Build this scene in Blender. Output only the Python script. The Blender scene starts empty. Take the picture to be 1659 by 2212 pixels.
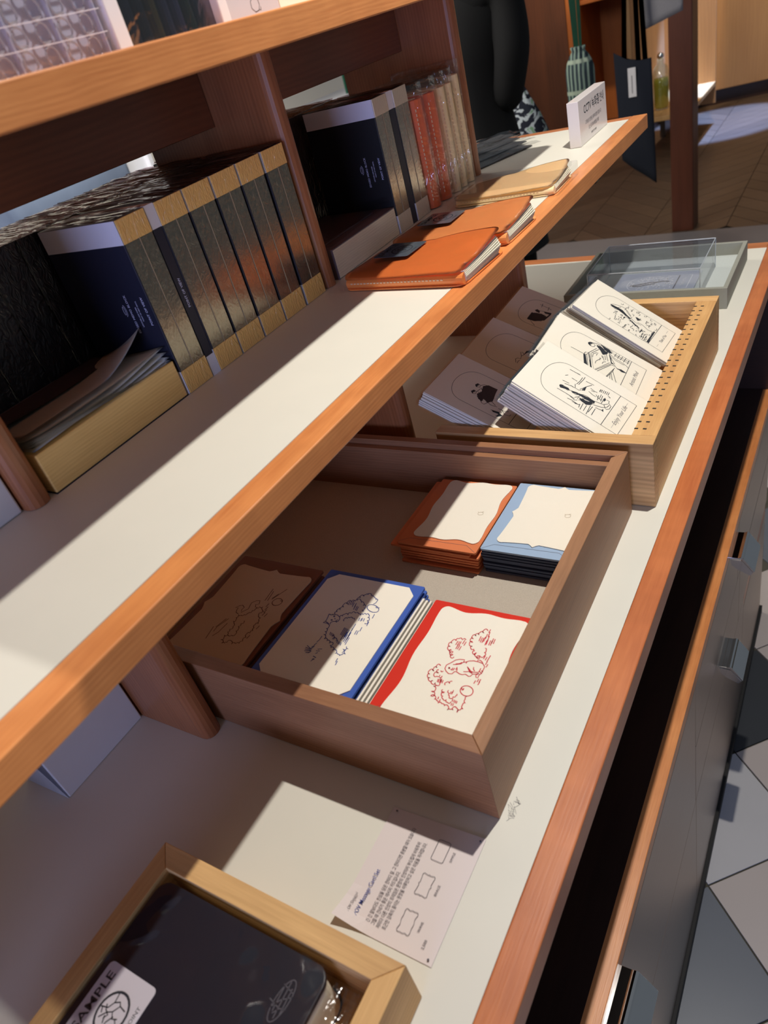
import bpy, bmesh, math, random, json
from mathutils import Vector, Matrix
S = bpy.context.scene
COL = S.collection
# ------------------------------------------------------------ camera, world, lights, exposure
W_, H_ = 1659, 2212
F_PX = 1555.015
RT = [[0.842974, 0.479108, -0.244644], [0.110366, -0.599119, -0.793017], [-0.526512, 0.641492, -0.557918]]
CAM = (0.1270, -0.1177, 1.4100)
cd = bpy.data.cameras.new('camera'); cam = bpy.data.objects.new('camera', cd); COL.objects.link(cam)
cam.matrix_world = Matrix(((RT[0][0], -RT[1][0], -RT[2][0], CAM[0]), (RT[0][1], -RT[1][1], -RT[2][1], CAM[1]),
                           (RT[0][2], -RT[1][2], -RT[2][2], CAM[2]), (0, 0, 0, 1)))
cd.sensor_fit = 'VERTICAL'; cd.sensor_height = 36.0; cd.lens = F_PX / H_ * 36.0
cd.clip_start = 0.02; cd.clip_end = 60
cd.dof.use_dof = True; cd.dof.focus_distance = 0.80; cd.dof.aperture_fstop = 9.0
S.camera = cam
S.view_settings.view_transform = 'Standard'; S.view_settings.look = 'None'
S.view_settings.gamma = 1; S.view_settings.use_curve_mapping = False; S.view_settings.exposure = 0.0
wd = bpy.data.worlds.new('shop_ambient'); S.world = wd; wd.use_nodes = True
bg = wd.node_tree.nodes['Background']; bg.inputs[0].default_value = (0.80, 0.90, 1.0, 1); bg.inputs[1].default_value = 0.125

def spot(name, loc, direction, power, color, angle, blend, radius):
    l = bpy.data.lights.new(name, 'SPOT'); l.energy = power; l.color = color; l.spot_size = math.radians(angle)
    l.spot_blend = blend; l.shadow_soft_size = radius
    o = bpy.data.objects.new(name, l); COL.objects.link(o); o.location = loc
    o.rotation_euler = Vector(direction).to_track_quat('-Z', 'Y').to_euler(); return o
def area(name, loc, target, power, color, sx, sy):
    l = bpy.data.lights.new(name, 'AREA'); l.energy = power; l.color = color; l.shape = 'RECTANGLE'; l.size = sx; l.size_y = sy
    o = bpy.data.objects.new(name, l); COL.objects.link(o); o.location = loc
    o.rotation_euler = (Vector(target) - Vector(loc)).to_track_quat('-Z', 'Y').to_euler(); return o
# ceiling track spot above the counter (casts every hard shadow on the shelves)
spot('track_spot_main', (0.06, 0.66, 2.22), (-0.10, 0.02, -1), 65, (1.0, 0.955, 0.87), 136, 0.9, 0.012)
# second track spot, its round beam ends just at the near end of the shelves
_L = Vector((0.52, 0.454, 2.22)); _P = Vector((-0.24, -0.0085, 1.179)); _g = (_P - _L).normalized()
_n = Vector((1, 0, 0)).cross(_g).normalized()
if _n.y > 0: _n = -_n
_a = math.radians(52)
spot('track_spot_near', _L, _g * math.cos(_a) + _n * math.sin(_a), 26, (1.0, 0.97, 0.92), 104, 0.0, 0.004)
area('added_cool_fill', (0.25, -2.3, 1.30), (-0.40, 0.3, 1.2), 30, (0.45, 0.55, 1.0), 1.0, 0.5)  # added area lamp for the bluish fill from the near end, source unseen
spot('back_spot_warm', (-2.0, 5.6, 2.7), (0.0, 0.7, -0.6), 150, (1.0, 0.78, 0.5), 95, 0.7, 0.05)
spot('back_spot_panel', (-0.7, 5.6, 2.6), (-0.1, 0.9, -0.8), 170, (1.0, 0.86, 0.66), 90, 0.8, 0.05)
spot('blue_beam', (-0.9, 6.7, 2.6), (-0.04, 0.0, -1), 1500, (0.22, 0.42, 1.0), 27, 0.3, 0.03)
spot('floor_spot_warm', (-0.9, 4.6, 2.7), (0.0, 0.0, -1), 22, (1.0, 0.84, 0.66), 80, 0.9, 0.05)
area('left_aisle_glow', (-1.9, 1.6, 2.5), (-2.6, 2.2, 1.0), 60, (1.0, 0.95, 0.85), 0.8, 1.6)

# ------------------------------------------------------------ materials
def new_mat(name):
    m = bpy.data.materials.new(name); m.use_nodes = True; nt = m.node_tree
    return m, nt, nt.nodes['Principled BSDF']
def N(nt, t, **kw):
    n = nt.nodes.new(t)
    for k, v in kw.items():
        if k in n.inputs: n.inputs[k].default_value = v
        else: setattr(n, k, v)
    return n
def srgb(r, g, b):
    f = lambda c: (c / 255 / 12.92) if c / 255 <= .04045 else ((c / 255 + .055) / 1.055) ** 2.4
    return (f(r), f(g), f(b), 1)
def plain(name, col, rough=.6, metal=0, var=.06, scale=60, bump=0, coat=0, spec=.5, sheen=0):
    m, nt, p = new_mat(name); L = nt.links.new
    tc = N(nt, 'ShaderNodeTexCoord'); nz = N(nt, 'ShaderNodeTexNoise', Scale=scale, Detail=4)
    L(tc.outputs['Object'], nz.inputs['Vector'])
    mx = N(nt, 'ShaderNodeMix', data_type='RGBA')
    mx.inputs[6].default_value = tuple(c * (1 - var) for c in col[:3]) + (1,)
    mx.inputs[7].default_value = tuple(min(1, c * (1 + var)) for c in col[:3]) + (1,)
    L(nz.outputs['Fac'], mx.inputs[0]); L(mx.outputs[2], p.inputs['Base Color'])
    p.inputs['Roughness'].default_value = rough; p.inputs['Metallic'].default_value = metal
    p.inputs['Specular IOR Level'].default_value = spec
    if coat: p.inputs['Coat Weight'].default_value = coat; p.inputs['Coat Roughness'].default_value = .06
    if sheen: p.inputs['Sheen Weight'].default_value = sheen
    if bump:
        b = N(nt, 'ShaderNodeBump', Strength=bump, Distance=.001); L(nz.outputs['Fac'], b.inputs['Height']); L(b.outputs[0], p.inputs['Normal'])
    return m
def wood(name, c1, c2, axis='Y', line=520, wob=7, rough=.38, coat=.25, dark=None, bump=.15, fig=.0):
    """long grain along axis: fine stretched fibres, slow growth bands and a few darker streaks"""
    m, nt, p = new_mat(name); L = nt.links.new
    tc = N(nt, 'ShaderNodeTexCoord'); mp = N(nt, 'ShaderNodeMapping')
    sc = {'X': (.05, 1, 1), 'Y': (1, .05, 1), 'Z': (1, 1, .05)}[axis]; mp.inputs['Scale'].default_value = sc
    L(tc.outputs['Object'], mp.inputs['Vector'])
    fine = N(nt, 'ShaderNodeTexNoise', Scale=line, Detail=3, Roughness=.6); L(mp.outputs[0], fine.inputs['Vector'])
    mp2 = N(nt, 'ShaderNodeMapping'); mp2.inputs['Scale'].default_value = {'X': (.16, 1, 1), 'Y': (1, .16, 1), 'Z': (1, 1, .16)}[axis]
    L(tc.outputs['Object'], mp2.inputs['Vector'])
    big = N(nt, 'ShaderNodeTexNoise', Scale=wob * 4, Detail=2, Distortion=.5); L(mp2.outputs[0], big.inputs['Vector'])
    wv = N(nt, 'ShaderNodeTexWave', Scale=line / 6, Distortion=9, Detail=2); wv.inputs['Detail Scale'].default_value = .6
    wv.bands_direction = {'X': 'Z', 'Y': 'Z', 'Z': 'X'}[axis]; L(mp2.outputs[0], wv.inputs['Vector'])
    a = N(nt, 'ShaderNodeMath', operation='MULTIPLY'); a.inputs[1].default_value = .42; L(fine.outputs['Fac'], a.inputs[0])
    b = N(nt, 'ShaderNodeMath', operation='MULTIPLY_ADD'); b.inputs[1].default_value = .13; L(wv.outputs['Fac'], b.inputs[0]); L(a.outputs[0], b.inputs[2])
    c = N(nt, 'ShaderNodeMath', operation='MULTIPLY_ADD'); c.inputs[1].default_value = .75; L(big.outputs['Fac'], c.inputs[0]); L(b.outputs[0], c.inputs[2])
    cr = N(nt, 'ShaderNodeValToRGB'); L(c.outputs[0], cr.inputs[0])
    e = cr.color_ramp.elements; e[0].position = .32; e[0].color = c2; e[1].position = .92; e[1].color = c1
    if fig:
        w2 = N(nt, 'ShaderNodeTexNoise', Scale=18, Detail=1); mp3 = N(nt, 'ShaderNodeMapping')
        mp3.inputs['Scale'].default_value = {'X': (2.2, .3, .3), 'Y': (.3, 2.2, .3), 'Z': (.3, .3, 2.2)}[axis]
        L(tc.outputs['Object'], mp3.inputs['Vector']); L(mp3.outputs[0], w2.inputs['Vector'])
        mx = N(nt, 'ShaderNodeMix', data_type='RGBA', blend_type='MULTIPLY'); mx.inputs[0].default_value = fig
        cr2 = N(nt, 'ShaderNodeValToRGB'); cr2.color_ramp.elements[0].position = .4; cr2.color_ramp.elements[1].position = .6
        cr2.color_ramp.elements[0].color = (.55, .5, .45, 1); L(w2.outputs['Fac'], cr2.inputs[0])
        L(cr.outputs[0], mx.inputs[6]); L(cr2.outputs[0], mx.inputs[7]); L(mx.outputs[2], p.inputs['Base Color'])
    else: L(cr.outputs[0], p.inputs['Base Color'])
    p.inputs['Roughness'].default_value = rough; p.inputs['Coat Weight'].default_value = coat; p.inputs['Coat Roughness'].default_value = .22
    bp = N(nt, 'ShaderNodeBump', Strength=bump, Distance=.0006); L(fine.outputs['Fac'], bp.inputs['Height']); L(bp.outputs[0], p.inputs['Normal'])
    return m
def film(name, tint=(1, 1, 1), gloss=.12, rough=.08, wrinkle=.5, scale=45, edge=.5):
    """clear thin plastic: mostly see-through with a crinkled glossy sheen"""
    m, nt, p = new_mat(name); nt.nodes.remove(p); L = nt.links.new
    out = nt.nodes['Material Output']; tr = N(nt, 'ShaderNodeBsdfTransparent'); tr.inputs[0].default_value = (*tint, 1)
    gl = N(nt, 'ShaderNodeBsdfGlossy', Roughness=rough); mix = N(nt, 'ShaderNodeMixShader')
    tc = N(nt, 'ShaderNodeTexCoord'); nz = N(nt, 'ShaderNodeTexNoise', Scale=scale, Detail=3, Distortion=1.2); L(tc.outputs['Object'], nz.inputs['Vector'])
    b = N(nt, 'ShaderNodeBump', Strength=wrinkle, Distance=.004); L(nz.outputs['Fac'], b.inputs['Height']); L(b.outputs[0], gl.inputs['Normal'])
    lw = N(nt, 'ShaderNodeLayerWeight', Blend=.5); pw = N(nt, 'ShaderNodeMath', operation='POWER'); pw.inputs[1].default_value = 3.5
    L(lw.outputs['Facing'], pw.inputs[0]); ma = N(nt, 'ShaderNodeMath', operation='MULTIPLY_ADD')
    ma.inputs[1].default_value = edge; ma.inputs[2].default_value = gloss; L(pw.outputs[0], ma.inputs[0]); L(ma.outputs[0], mix.inputs[0])
    L(tr.outputs[0], mix.inputs[1]); L(gl.outputs[0], mix.inputs[2]); L(mix.outputs[0], out.inputs[0]); return m
def wrapped(name, col, rough=.5, metal=0, wr=.9, scale=130, coat=1.0, stretch=(1, 1, 1)):
    """a surface under tight shrink wrap: clear coat with fine radiating wrinkles"""
    m, nt, p = new_mat(name); L = nt.links.new
    tc = N(nt, 'ShaderNodeTexCoord'); mp = N(nt, 'ShaderNodeMapping'); mp.inputs['Scale'].default_value = stretch
    L(tc.outputs['Object'], mp.inputs['Vector'])
    nz = N(nt, 'ShaderNodeTexNoise', Scale=scale, Detail=3, Distortion=2.2); L(mp.outputs[0], nz.inputs['Vector'])
    n2 = N(nt, 'ShaderNodeTexNoise', Scale=25, Detail=2); L(tc.outputs['Object'], n2.inputs['Vector'])
    mu = N(nt, 'ShaderNodeMath', operation='MULTIPLY'); L(nz.outputs['Fac'], mu.inputs[0]); L(n2.outputs['Fac'], mu.inputs[1])
    b = N(nt, 'ShaderNodeBump', Strength=wr, Distance=.006); L(mu.outputs[0], b.inputs['Height']); L(b.outputs[0], p.inputs['Coat Normal'])
    if not metal:
        b3 = N(nt, 'ShaderNodeBump', Strength=.5, Distance=.004); L(mu.outputs[0], b3.inputs['Height']); L(b3.outputs[0], p.inputs['Normal'])
    if metal:
        b2 = N(nt, 'ShaderNodeBump', Strength=wr * .25, Distance=.001); L(mu.outputs[0], b2.inputs['Height']); L(b2.outputs[0], p.inputs['Normal'])
    p.inputs['Base Color'].default_value = col; p.inputs['Roughness'].default_value = rough; p.inputs['Metallic'].default_value = metal
    p.inputs['Coat Weight'].default_value = coat; p.inputs['Coat Roughness'].default_value = .05; return m
def cloth(name, c1, c2=None, weave=900, rough=.9):
    m, nt, p = new_mat(name); L = nt.links.new; c2 = c2 or tuple(x * .7 for x in c1[:3]) + (1,)
    tc = N(nt, 'ShaderNodeTexCoord'); ck = N(nt, 'ShaderNodeTexNoise', Scale=weave, Detail=2); L(tc.outputs['Object'], ck.inputs['Vector'])
    mx = N(nt, 'ShaderNodeMix', data_type='RGBA'); mx.inputs[6].default_value = c2; mx.inputs[7].default_value = c1
    L(ck.outputs['Fac'], mx.inputs[0]); L(mx.outputs[2], p.inputs['Base Color']); p.inputs['Roughness'].default_value = rough
    b = N(nt, 'ShaderNodeBump', Strength=.5, Distance=.0006); L(ck.outputs['Fac'], b.inputs['Height']); L(b.outputs[0], p.inputs['Normal']); return m

M = {}
M['laminate'] = plain('cream_laminate', srgb(224, 220, 208), .42, var=.025, scale=25, bump=.05, spec=.35)
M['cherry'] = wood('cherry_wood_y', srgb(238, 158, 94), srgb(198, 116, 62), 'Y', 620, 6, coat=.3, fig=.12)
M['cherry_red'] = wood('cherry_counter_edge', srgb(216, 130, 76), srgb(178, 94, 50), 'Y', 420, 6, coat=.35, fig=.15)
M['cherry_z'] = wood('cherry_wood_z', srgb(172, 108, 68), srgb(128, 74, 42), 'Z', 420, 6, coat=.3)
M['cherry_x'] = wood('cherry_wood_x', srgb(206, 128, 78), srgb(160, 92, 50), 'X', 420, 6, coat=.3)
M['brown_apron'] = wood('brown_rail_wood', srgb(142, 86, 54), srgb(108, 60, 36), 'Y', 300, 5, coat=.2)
M['walnut_x'] = wood('walnut_x', srgb(164, 116, 82), srgb(122, 80, 54), 'X', 520, 6, rough=.5, coat=.05)
M['walnut_y'] = wood('walnut_y', srgb(172, 124, 88), srgb(130, 90, 60), 'Y', 520, 6, rough=.5, coat=.05)
M['oak_x'] = wood('oak_x', srgb(232, 186, 126), srgb(150, 100, 54), 'X', 300, 5, rough=.55, coat=.0, bump=.3)
M['oak_y'] = wood('oak_y', srgb(236, 190, 128), srgb(184, 132, 78), 'Y', 420, 5, rough=.55, coat=.0, bump=.3)
M['oak_end'] = wood('oak_end_grain', srgb(214, 164, 106), srgb(176, 126, 74), 'X', 900, 9, rough=.6, coat=.0, bump=.3)
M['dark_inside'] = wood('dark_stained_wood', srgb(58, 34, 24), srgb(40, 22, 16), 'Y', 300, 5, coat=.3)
M['steel'] = None
def steel():
    m, nt, p = new_mat('brushed_steel'); L = nt.links.new
    tc = N(nt, 'ShaderNodeTexCoord'); mp = N(nt, 'ShaderNodeMapping'); mp.inputs['Scale'].default_value = (1, .02, 1); L(tc.outputs['Object'], mp.inputs['Vector'])
    nz = N(nt, 'ShaderNodeTexNoise', Scale=900, Detail=2); L(mp.outputs[0], nz.inputs['Vector'])
    p.inputs['Base Color'].default_value = srgb(168, 156, 146); p.inputs['Metallic'].default_value = 1
    mr = N(nt, 'ShaderNodeMapRange'); mr.inputs['To Min'].default_value = .28; mr.inputs['To Max'].default_value = .42
    L(nz.outputs['Fac'], mr.inputs['Value']); L(mr.outputs[0], p.inputs['Roughness']); p.inputs['Anisotropic'].default_value = .6
    b = N(nt, 'ShaderNodeBump', Strength=.08, Distance=.0003); L(nz.outputs['Fac'], b.inputs['Height']); L(b.outputs[0], p.inputs['Normal']); return m
M['steel'] = steel()
M['chrome'] = plain('polished_chrome', (.82, .82, .84, 1), .07, metal=1, var=.02)
M['black'] = plain('black_gap', (.012, .011, .011, 1), .7, var=.02)
M['white_card'] = plain('white_card_box', srgb(226, 226, 232), .6, var=.02)
M['cream_paper'] = plain('cream_paper', srgb(243, 236, 222), .8, var=.015, scale=300, bump=.1, spec=.2)
M['tan_paper'] = plain('tan_paper', srgb(206, 178, 146), .8, var=.02, scale=300, spec=.2)
M['page'] = plain('page_edges', srgb(236, 228, 208), .85, var=.05, scale=500, spec=.2)
M['red_paper'] = plain('red_paper', srgb(214, 50, 36), .7, var=.02, spec=.2)
M['blue_paper'] = plain('royal_blue_paper', srgb(66, 98, 182), .7, var=.03, spec=.2)
M['brown_paper'] = plain('brown_paper', srgb(122, 66, 46), .7, var=.03, spec=.2)
M['orange_paper'] = plain('orange_paper', srgb(220, 128, 84), .7, var=.02, spec=.2)
M['sky_paper'] = plain('sky_blue_paper', srgb(160, 184, 214), .7, var=.02, spec=.2)
M['navy_edge'] = plain('navy_paper_edge', srgb(74, 84, 108), .7, var=.05, spec=.2)
M['ink_red'] = plain('ink_red', srgb(206, 44, 62), .8, var=.01)
M['ink_blue'] = plain('ink_blue', srgb(62, 78, 150), .8, var=.01)
M['ink_brown'] = plain('ink_brown', srgb(84, 40, 24), .8, var=.01)
M['ink_black'] = plain('ink_black', srgb(34, 38, 48), .8, var=.01)
M['ink_grey'] = plain('ink_grey', srgb(96, 92, 100), .8, var=.01)
M['ink_lilac'] = plain('ink_pale', srgb(196, 200, 232), .6, var=.01)
M['ink_tan'] = plain('ink_tan', srgb(170, 150, 120), .8, var=.01)
M['linen'] = cloth('linen_base', srgb(206, 196, 182), srgb(168, 156, 142), 1500)
M['film'] = film('clear_film', gloss=.015, wrinkle=.12, scale=20)
M['film_top'] = film('gathered_wrap', tint=(.62, .52, .54), gloss=.12, wrinkle=.5, scale=50, rough=.18, edge=.25)
M['film_calm'] = film('creased_film', gloss=.05, wrinkle=.25, scale=9, rough=.10, edge=.5)
M['film_wr'] = film('crinkled_film', gloss=.10, wrinkle=.9, scale=38, rough=.12)
M['film_smoke'] = film('grey_film', tint=(.72, .72, .75), gloss=.14, wrinkle=1.0, scale=30, rough=.15)
M['acrylic'] = film('clear_acrylic', tint=(.93, .94, .96), gloss=.07, wrinkle=0, rough=.02)
M['acrylic_edge'] = plain('acrylic_edge', srgb(190, 196, 204), .15, var=.05, coat=.5)
M['gold_wrap'] = wrapped('gold_band_wrapped', srgb(240, 192, 112), .42, 0, 1.0, 120, .8, (1, 1.6, .5))
M['silver_wrap'] = wrapped('silver_band_wrapped', srgb(214, 200, 178), .35, .2, 1.0, 120, .8, (1, 1.6, .5))
M['gilt_wrap'] = wrapped('gilt_edge_wrapped', srgb(136, 128, 112), .2, .85, 1.0, 130, .9, (1, 1, .7))
M['silver_gilt'] = wrapped('silver_edge_wrapped', srgb(176, 162, 142), .2, .85, .9, 150, .9, (1, 1, .7))
M['gold_page'] = wood('gilt_page_block', srgb(255, 214, 136), srgb(222, 172, 96), 'Y', 700, 6, rough=.34, coat=.2)
M['silver_page'] = wood('silver_page_block', srgb(255, 238, 206), srgb(222, 200, 168), 'Y', 700, 6, rough=.25, coat=.4)
M['navy_cover'] = plain('navy_cover', srgb(28, 30, 50), .55, var=.06, scale=200)
M['dark_wrap'] = wrapped('dark_cover_wrapped', srgb(30, 27, 33), .5, 0, .8, 120, .7, (1, 1, .6))
M['lilac_band'] = plain('pale_band', srgb(222, 222, 236), .6, var=.02)
M['mauve_cover'] = plain('grey_cover', srgb(116, 100, 104), .55, var=.04, coat=.2)
M['leather_o'] = plain('orange_leather', srgb(236, 136, 68), .42, var=.10, scale=35, bump=.12, coat=.12)
M['leather_r'] = plain('red_orange_leather', srgb(232, 102, 50), .42, var=.10, scale=35, bump=.12, coat=.12)
M['leather_m'] = plain('caramel_leather', srgb(238, 160, 96), .42, var=.08, scale=30, bump=.12, coat=.12)
M['leather_t'] = plain('tan_leather', srgb(255, 220, 170), .45, var=.07, scale=30, bump=.1, coat=.12)
M['black_cover'] = plain('black_cover', srgb(20, 19, 24), .55, var=.06, scale=200)
M['thread'] = plain('stitch_thread', srgb(226, 190, 150), .8, var=.02)
M['sticker'] = plain('slate_sticker', srgb(74, 82, 92), .28, var=.05, coat=.6)
M['sticker_tan'] = plain('pale_sticker', srgb(214, 206, 214), .5, var=.02)
M['grey_felt'] = plain('grey_green_board', srgb(150, 150, 140), .8, var=.05, scale=200, bump=.15)
M['grey_in'] = plain('pale_grey_lining', srgb(190, 196, 194), .7, var=.06, scale=400)
M['plate'] = plain('pewter_plate', srgb(184, 190, 206), .35, metal=.15, var=.1, scale=40)
M['plate_relief'] = plain('pewter_relief', srgb(236, 238, 244), .3, metal=.1, var=.08)
M['clear_plastic'] = film('organizer_plastic', tint=(.93, .93, .97), gloss=.10, wrinkle=.5, scale=90, rough=.25)
M['frost'] = plain('frosted_plastic', srgb(232, 232, 244), .3, var=.10, scale=60, coat=.4)
M['ring'] = plain('clear_ring', srgb(214, 208, 206), .2, var=.1, coat=.6)
M['tile_beige'] = plain('beige_tile', srgb(188, 176, 170), .38, var=.04, scale=9, bump=.02)
M['tile_light'] = plain('light_grey_tile', srgb(190, 187, 188), .38, var=.04, scale=9)
M['tile_dark'] = plain('slate_tile', srgb(104, 108, 116), .36, var=.08, scale=9)
M['tile_black'] = plain('charcoal_tile', srgb(56, 58, 62), .36, var=.08, scale=9)
M['grout'] = plain('dark_grout', srgb(80, 76, 66), .9, var=.05)
M['stone'] = plain('grey_stone_strip', srgb(150, 142, 142), .6, var=.04, scale=12)
M['plank_a'] = wood('plank_brown', srgb(112, 90, 72), srgb(96, 76, 60), 'X', 160, 3, rough=.5, coat=.1)
M['plank_b'] = wood('plank_greybrown', srgb(106, 86, 70), srgb(90, 72, 58), 'X', 160, 3, rough=.5, coat=.1)
M['plank_c'] = wood('plank_umber', srgb(100, 80, 64), srgb(84, 66, 52), 'X', 160, 3, rough=.5, coat=.1)
M['post'] = wood('post_wood', srgb(120, 66, 46), srgb(84, 42, 28), 'Z', 200, 3, rough=.45, coat=.2)
M['panel_light'] = wood('light_veneer', srgb(190, 146, 100), srgb(168, 124, 84), 'Z', 90, 2, rough=.55, coat=0)
M['panel_orange'] = wood('orange_veneer', srgb(170, 98, 44), srgb(140, 76, 34), 'Z', 90, 2, rough=.5, coat=.1)
M['panel_dark'] = wood('dark_veneer', srgb(96, 54, 34), srgb(66, 36, 24), 'Z', 90, 2, rough=.5, coat=.2)
M['wall'] = plain('plaster_wall', srgb(206, 196, 178), .9, var=.02)
M['black_cloth'] = cloth('black_cloth', srgb(5, 5, 11), srgb(3, 3, 6), 300)
M['deep_navy'] = plain('deep_navy_cover', srgb(20, 23, 38), .45, var=.1, scale=40)
M['navy_cloth'] = cloth('navy_cloth', srgb(34, 39, 54), srgb(24, 28, 40), 400)
M['grey_cloth'] = cloth('grey_cloth', srgb(176, 172, 176), srgb(150, 146, 150), 300)
M['skin'] = plain('skin', srgb(196, 150, 126), .55, var=.03)
M['hair'] = plain('black_hair', srgb(22, 18, 18), .4, var=.2, scale=200)
M['green_ribbon'] = plain('green_ribbon', srgb(24, 88, 66), .5, var=.08)
M['label_cloth'] = plain('woven_label', srgb(240, 236, 240), .7, var=.03)
M['glass_bottle'] = film('bottle_glass', tint=(.9, .95, .9), gloss=.2, wrinkle=0, rough=.02)
M['yellow_oil'] = plain('yellow_green_liquid', srgb(176, 168, 50), .2, var=.05, coat=.8)
def pattern(name, base, c1, c2, scale, kind):
    m, nt, p = new_mat(name); L = nt.links.new; tc = N(nt, 'ShaderNodeTexCoord')
    if kind == 'stripe':
        w = N(nt, 'ShaderNodeTexWave', Scale=scale, Distortion=.6); w.bands_direction = 'X'; L(tc.outputs['Object'], w.inputs['Vector'])
        w.inputs['Scale'].default_value = 20
        h = N(nt, 'ShaderNodeTexWave', Scale=3.2, Distortion=1.0); h.bands_direction = 'Z'; L(tc.outputs['Object'], h.inputs['Vector'])
        r = N(nt, 'ShaderNodeValToRGB'); r.color_ramp.elements[0].position = .55; r.color_ramp.elements[1].position = .7
        r.color_ramp.elements[0].color = base; r.color_ramp.elements[1].color = c1; L(w.outputs['Fac'], r.inputs[0])
        r2 = N(nt, 'ShaderNodeValToRGB'); r2.color_ramp.elements[0].position = .93; r2.color_ramp.elements[1].position = .98
        r2.color_ramp.elements[0].color = (0, 0, 0, 1); L(h.outputs['Fac'], r2.inputs[0])
        mx = N(nt, 'ShaderNodeMix', data_type='RGBA'); mx.inputs[7].default_value = c2
        L(r2.outputs[0], mx.inputs[0]); L(r.outputs[0], mx.inputs[6]); L(mx.outputs[2], p.inputs['Base Color'])
    else:
        v = N(nt, 'ShaderNodeTexVoronoi', Scale=scale); n = N(nt, 'ShaderNodeTexNoise', Scale=scale * 1.2, Detail=2, Distortion=2.5)
        L(tc.outputs['Object'], v.inputs['Vector']); L(tc.outputs['Object'], n.inputs['Vector'])
        r = N(nt, 'ShaderNodeValToRGB'); r.color_ramp.interpolation = 'CONSTANT'
        r.color_ramp.elements[0].position = 0; r.color_ramp.elements[0].color = base
        r.color_ramp.elements[1].position = .53; r.color_ramp.elements[1].color = c1
        e = r.color_ramp.elements.new(.62); e.color = c2; e = r.color_ramp.elements.new(.70); e.color = base
        L(n.outputs['Fac'], r.inputs[0]); L(r.outputs[0], p.inputs['Base Color'])
    p.inputs['Roughness'].default_value = .85; return m
M['striped_cloth'] = pattern('striped_cloth', srgb(52, 66, 74), srgb(150, 172, 158), srgb(176, 190, 172), 34, 'stripe')
M['floral_cloth'] = pattern('floral_cloth', srgb(22, 26, 44), srgb(190, 198, 206), srgb(130, 168, 134), 12, 'floral')
# ------------------------------------------------------------ helpers
def mesh_from(name, bm, mat):
    me = bpy.data.meshes.new(name); bm.normal_update(); bm.to_mesh(me); bm.free()
    for mm in (mat if isinstance(mat, (list, tuple)) else [mat]): me.materials.append(mm)
    return me
def tag(o, label=None, cat=None, group=None, kind=None):
    if label: o['label'] = label
    if cat: o['category'] = cat
    if group: o['group'] = group
    if kind: o['kind'] = kind
    return o
def obj(name, bm, mat, parent=None, loc=(0, 0, 0), smooth=False, label=None):
    """bm holds coordinates relative to loc; loc is relative to the parent"""
    o = bpy.data.objects.new(name, mesh_from(name, bm, mat)); COL.objects.link(o); o.location = loc
    if parent: o.parent = parent
    if smooth:
        for p in o.data.polygons: p.use_smooth = True
    if label: o['label'] = label
    return o
def thing(name, label, cat, loc=(0, 0, 0), group=None, rot=None):
    o = bpy.data.objects.new(name, None); COL.objects.link(o); o.empty_display_size = .05
    if rot is not None: o.matrix_world = Matrix.Translation(loc) @ rot.to_4x4()
    else: o.location = loc
    return tag(o, label, cat, group)
def copy_thing(o, loc=None, label=None, rotz=None):
    c = o.copy(); COL.objects.link(c)
    if loc is not None: c.location = loc
    if rotz is not None: c.rotation_euler.z = rotz
    if label: c['label'] = label
    for ch in list(o.children):
        k = ch.copy(); COL.objects.link(k); k.parent = c; k.matrix_parent_inverse = ch.matrix_parent_inverse
        for g in list(ch.children):
            h = g.copy(); COL.objects.link(h); h.parent = k
    return c
def box(x0, x1, y0, y1, z0, z1, bev=0, bm=None, seg=2):
    own = bmesh.new()
    vs = [own.verts.new((x, y, z)) for z in (z0, z1) for y in (y0, y1) for x in (x0, x1)]
    for f in ((0, 2, 3, 1), (4, 5, 7, 6), (0, 1, 5, 4), (2, 6, 7, 3), (0, 4, 6, 2), (1, 3, 7, 5)): own.faces.new([vs[i] for i in f])
    if bev: bmesh.ops.bevel(own, geom=own.edges[:], offset=bev, segments=seg, affect='EDGES', profile=.5)
    if bm is None: return own
    join(bm, own); return bm
def join(bm, other):
    me = bpy.data.meshes.new('tmp'); other.to_mesh(me); other.free(); bm.from_mesh(me); bpy.data.meshes.remove(me)
def prism(pts, z0, z1, bm=None, bev=0):
    own = bmesh.new(); a = [own.verts.new((x, y, z0)) for x, y in pts]; b = [own.verts.new((x, y, z1)) for x, y in pts]
    n = len(pts); own.faces.new(a[::-1]); own.faces.new(b)
    for i in range(n): own.faces.new((a[i], a[(i + 1) % n], b[(i + 1) % n], b[i]))
    bmesh.ops.recalc_face_normals(own, faces=own.faces[:])
    if bev:
        es = [e for e in own.edges if abs(e.verts[0].co.z - e.verts[1].co.z) < 1e-7]
        bmesh.ops.bevel(own, geom=es, offset=bev, segments=2, affect='EDGES', profile=.5)
    if bm is None: return own
    join(bm, own); return bm
def prism_axis(pts, c0, c1, axis, bev=0):
    """profile extruded along X (pts are y,z) or Y (pts are x,z)"""
    b = prism(pts, c0, c1, bev=bev)
    for v in b.verts:
        x, y, z = v.co
        v.co = (z, x, y) if axis == 'X' else (x, z, y)
    bmesh.ops.recalc_face_normals(b, faces=b.faces[:]); return b
def rrect(w, h, r, n=5, cx=0, cy=0):
    o = []
    for sx, sy, a0 in ((1, 1, 0), (-1, 1, 90), (-1, -1, 180), (1, -1, 270)):
        for k in range(n + 1):
            a = math.radians(a0 + 90 * k / n); o.append((cx + sx * (w / 2 - r) + r * math.cos(a), cy + sy * (h / 2 - r) + r * math.sin(a)))
    return o
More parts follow.
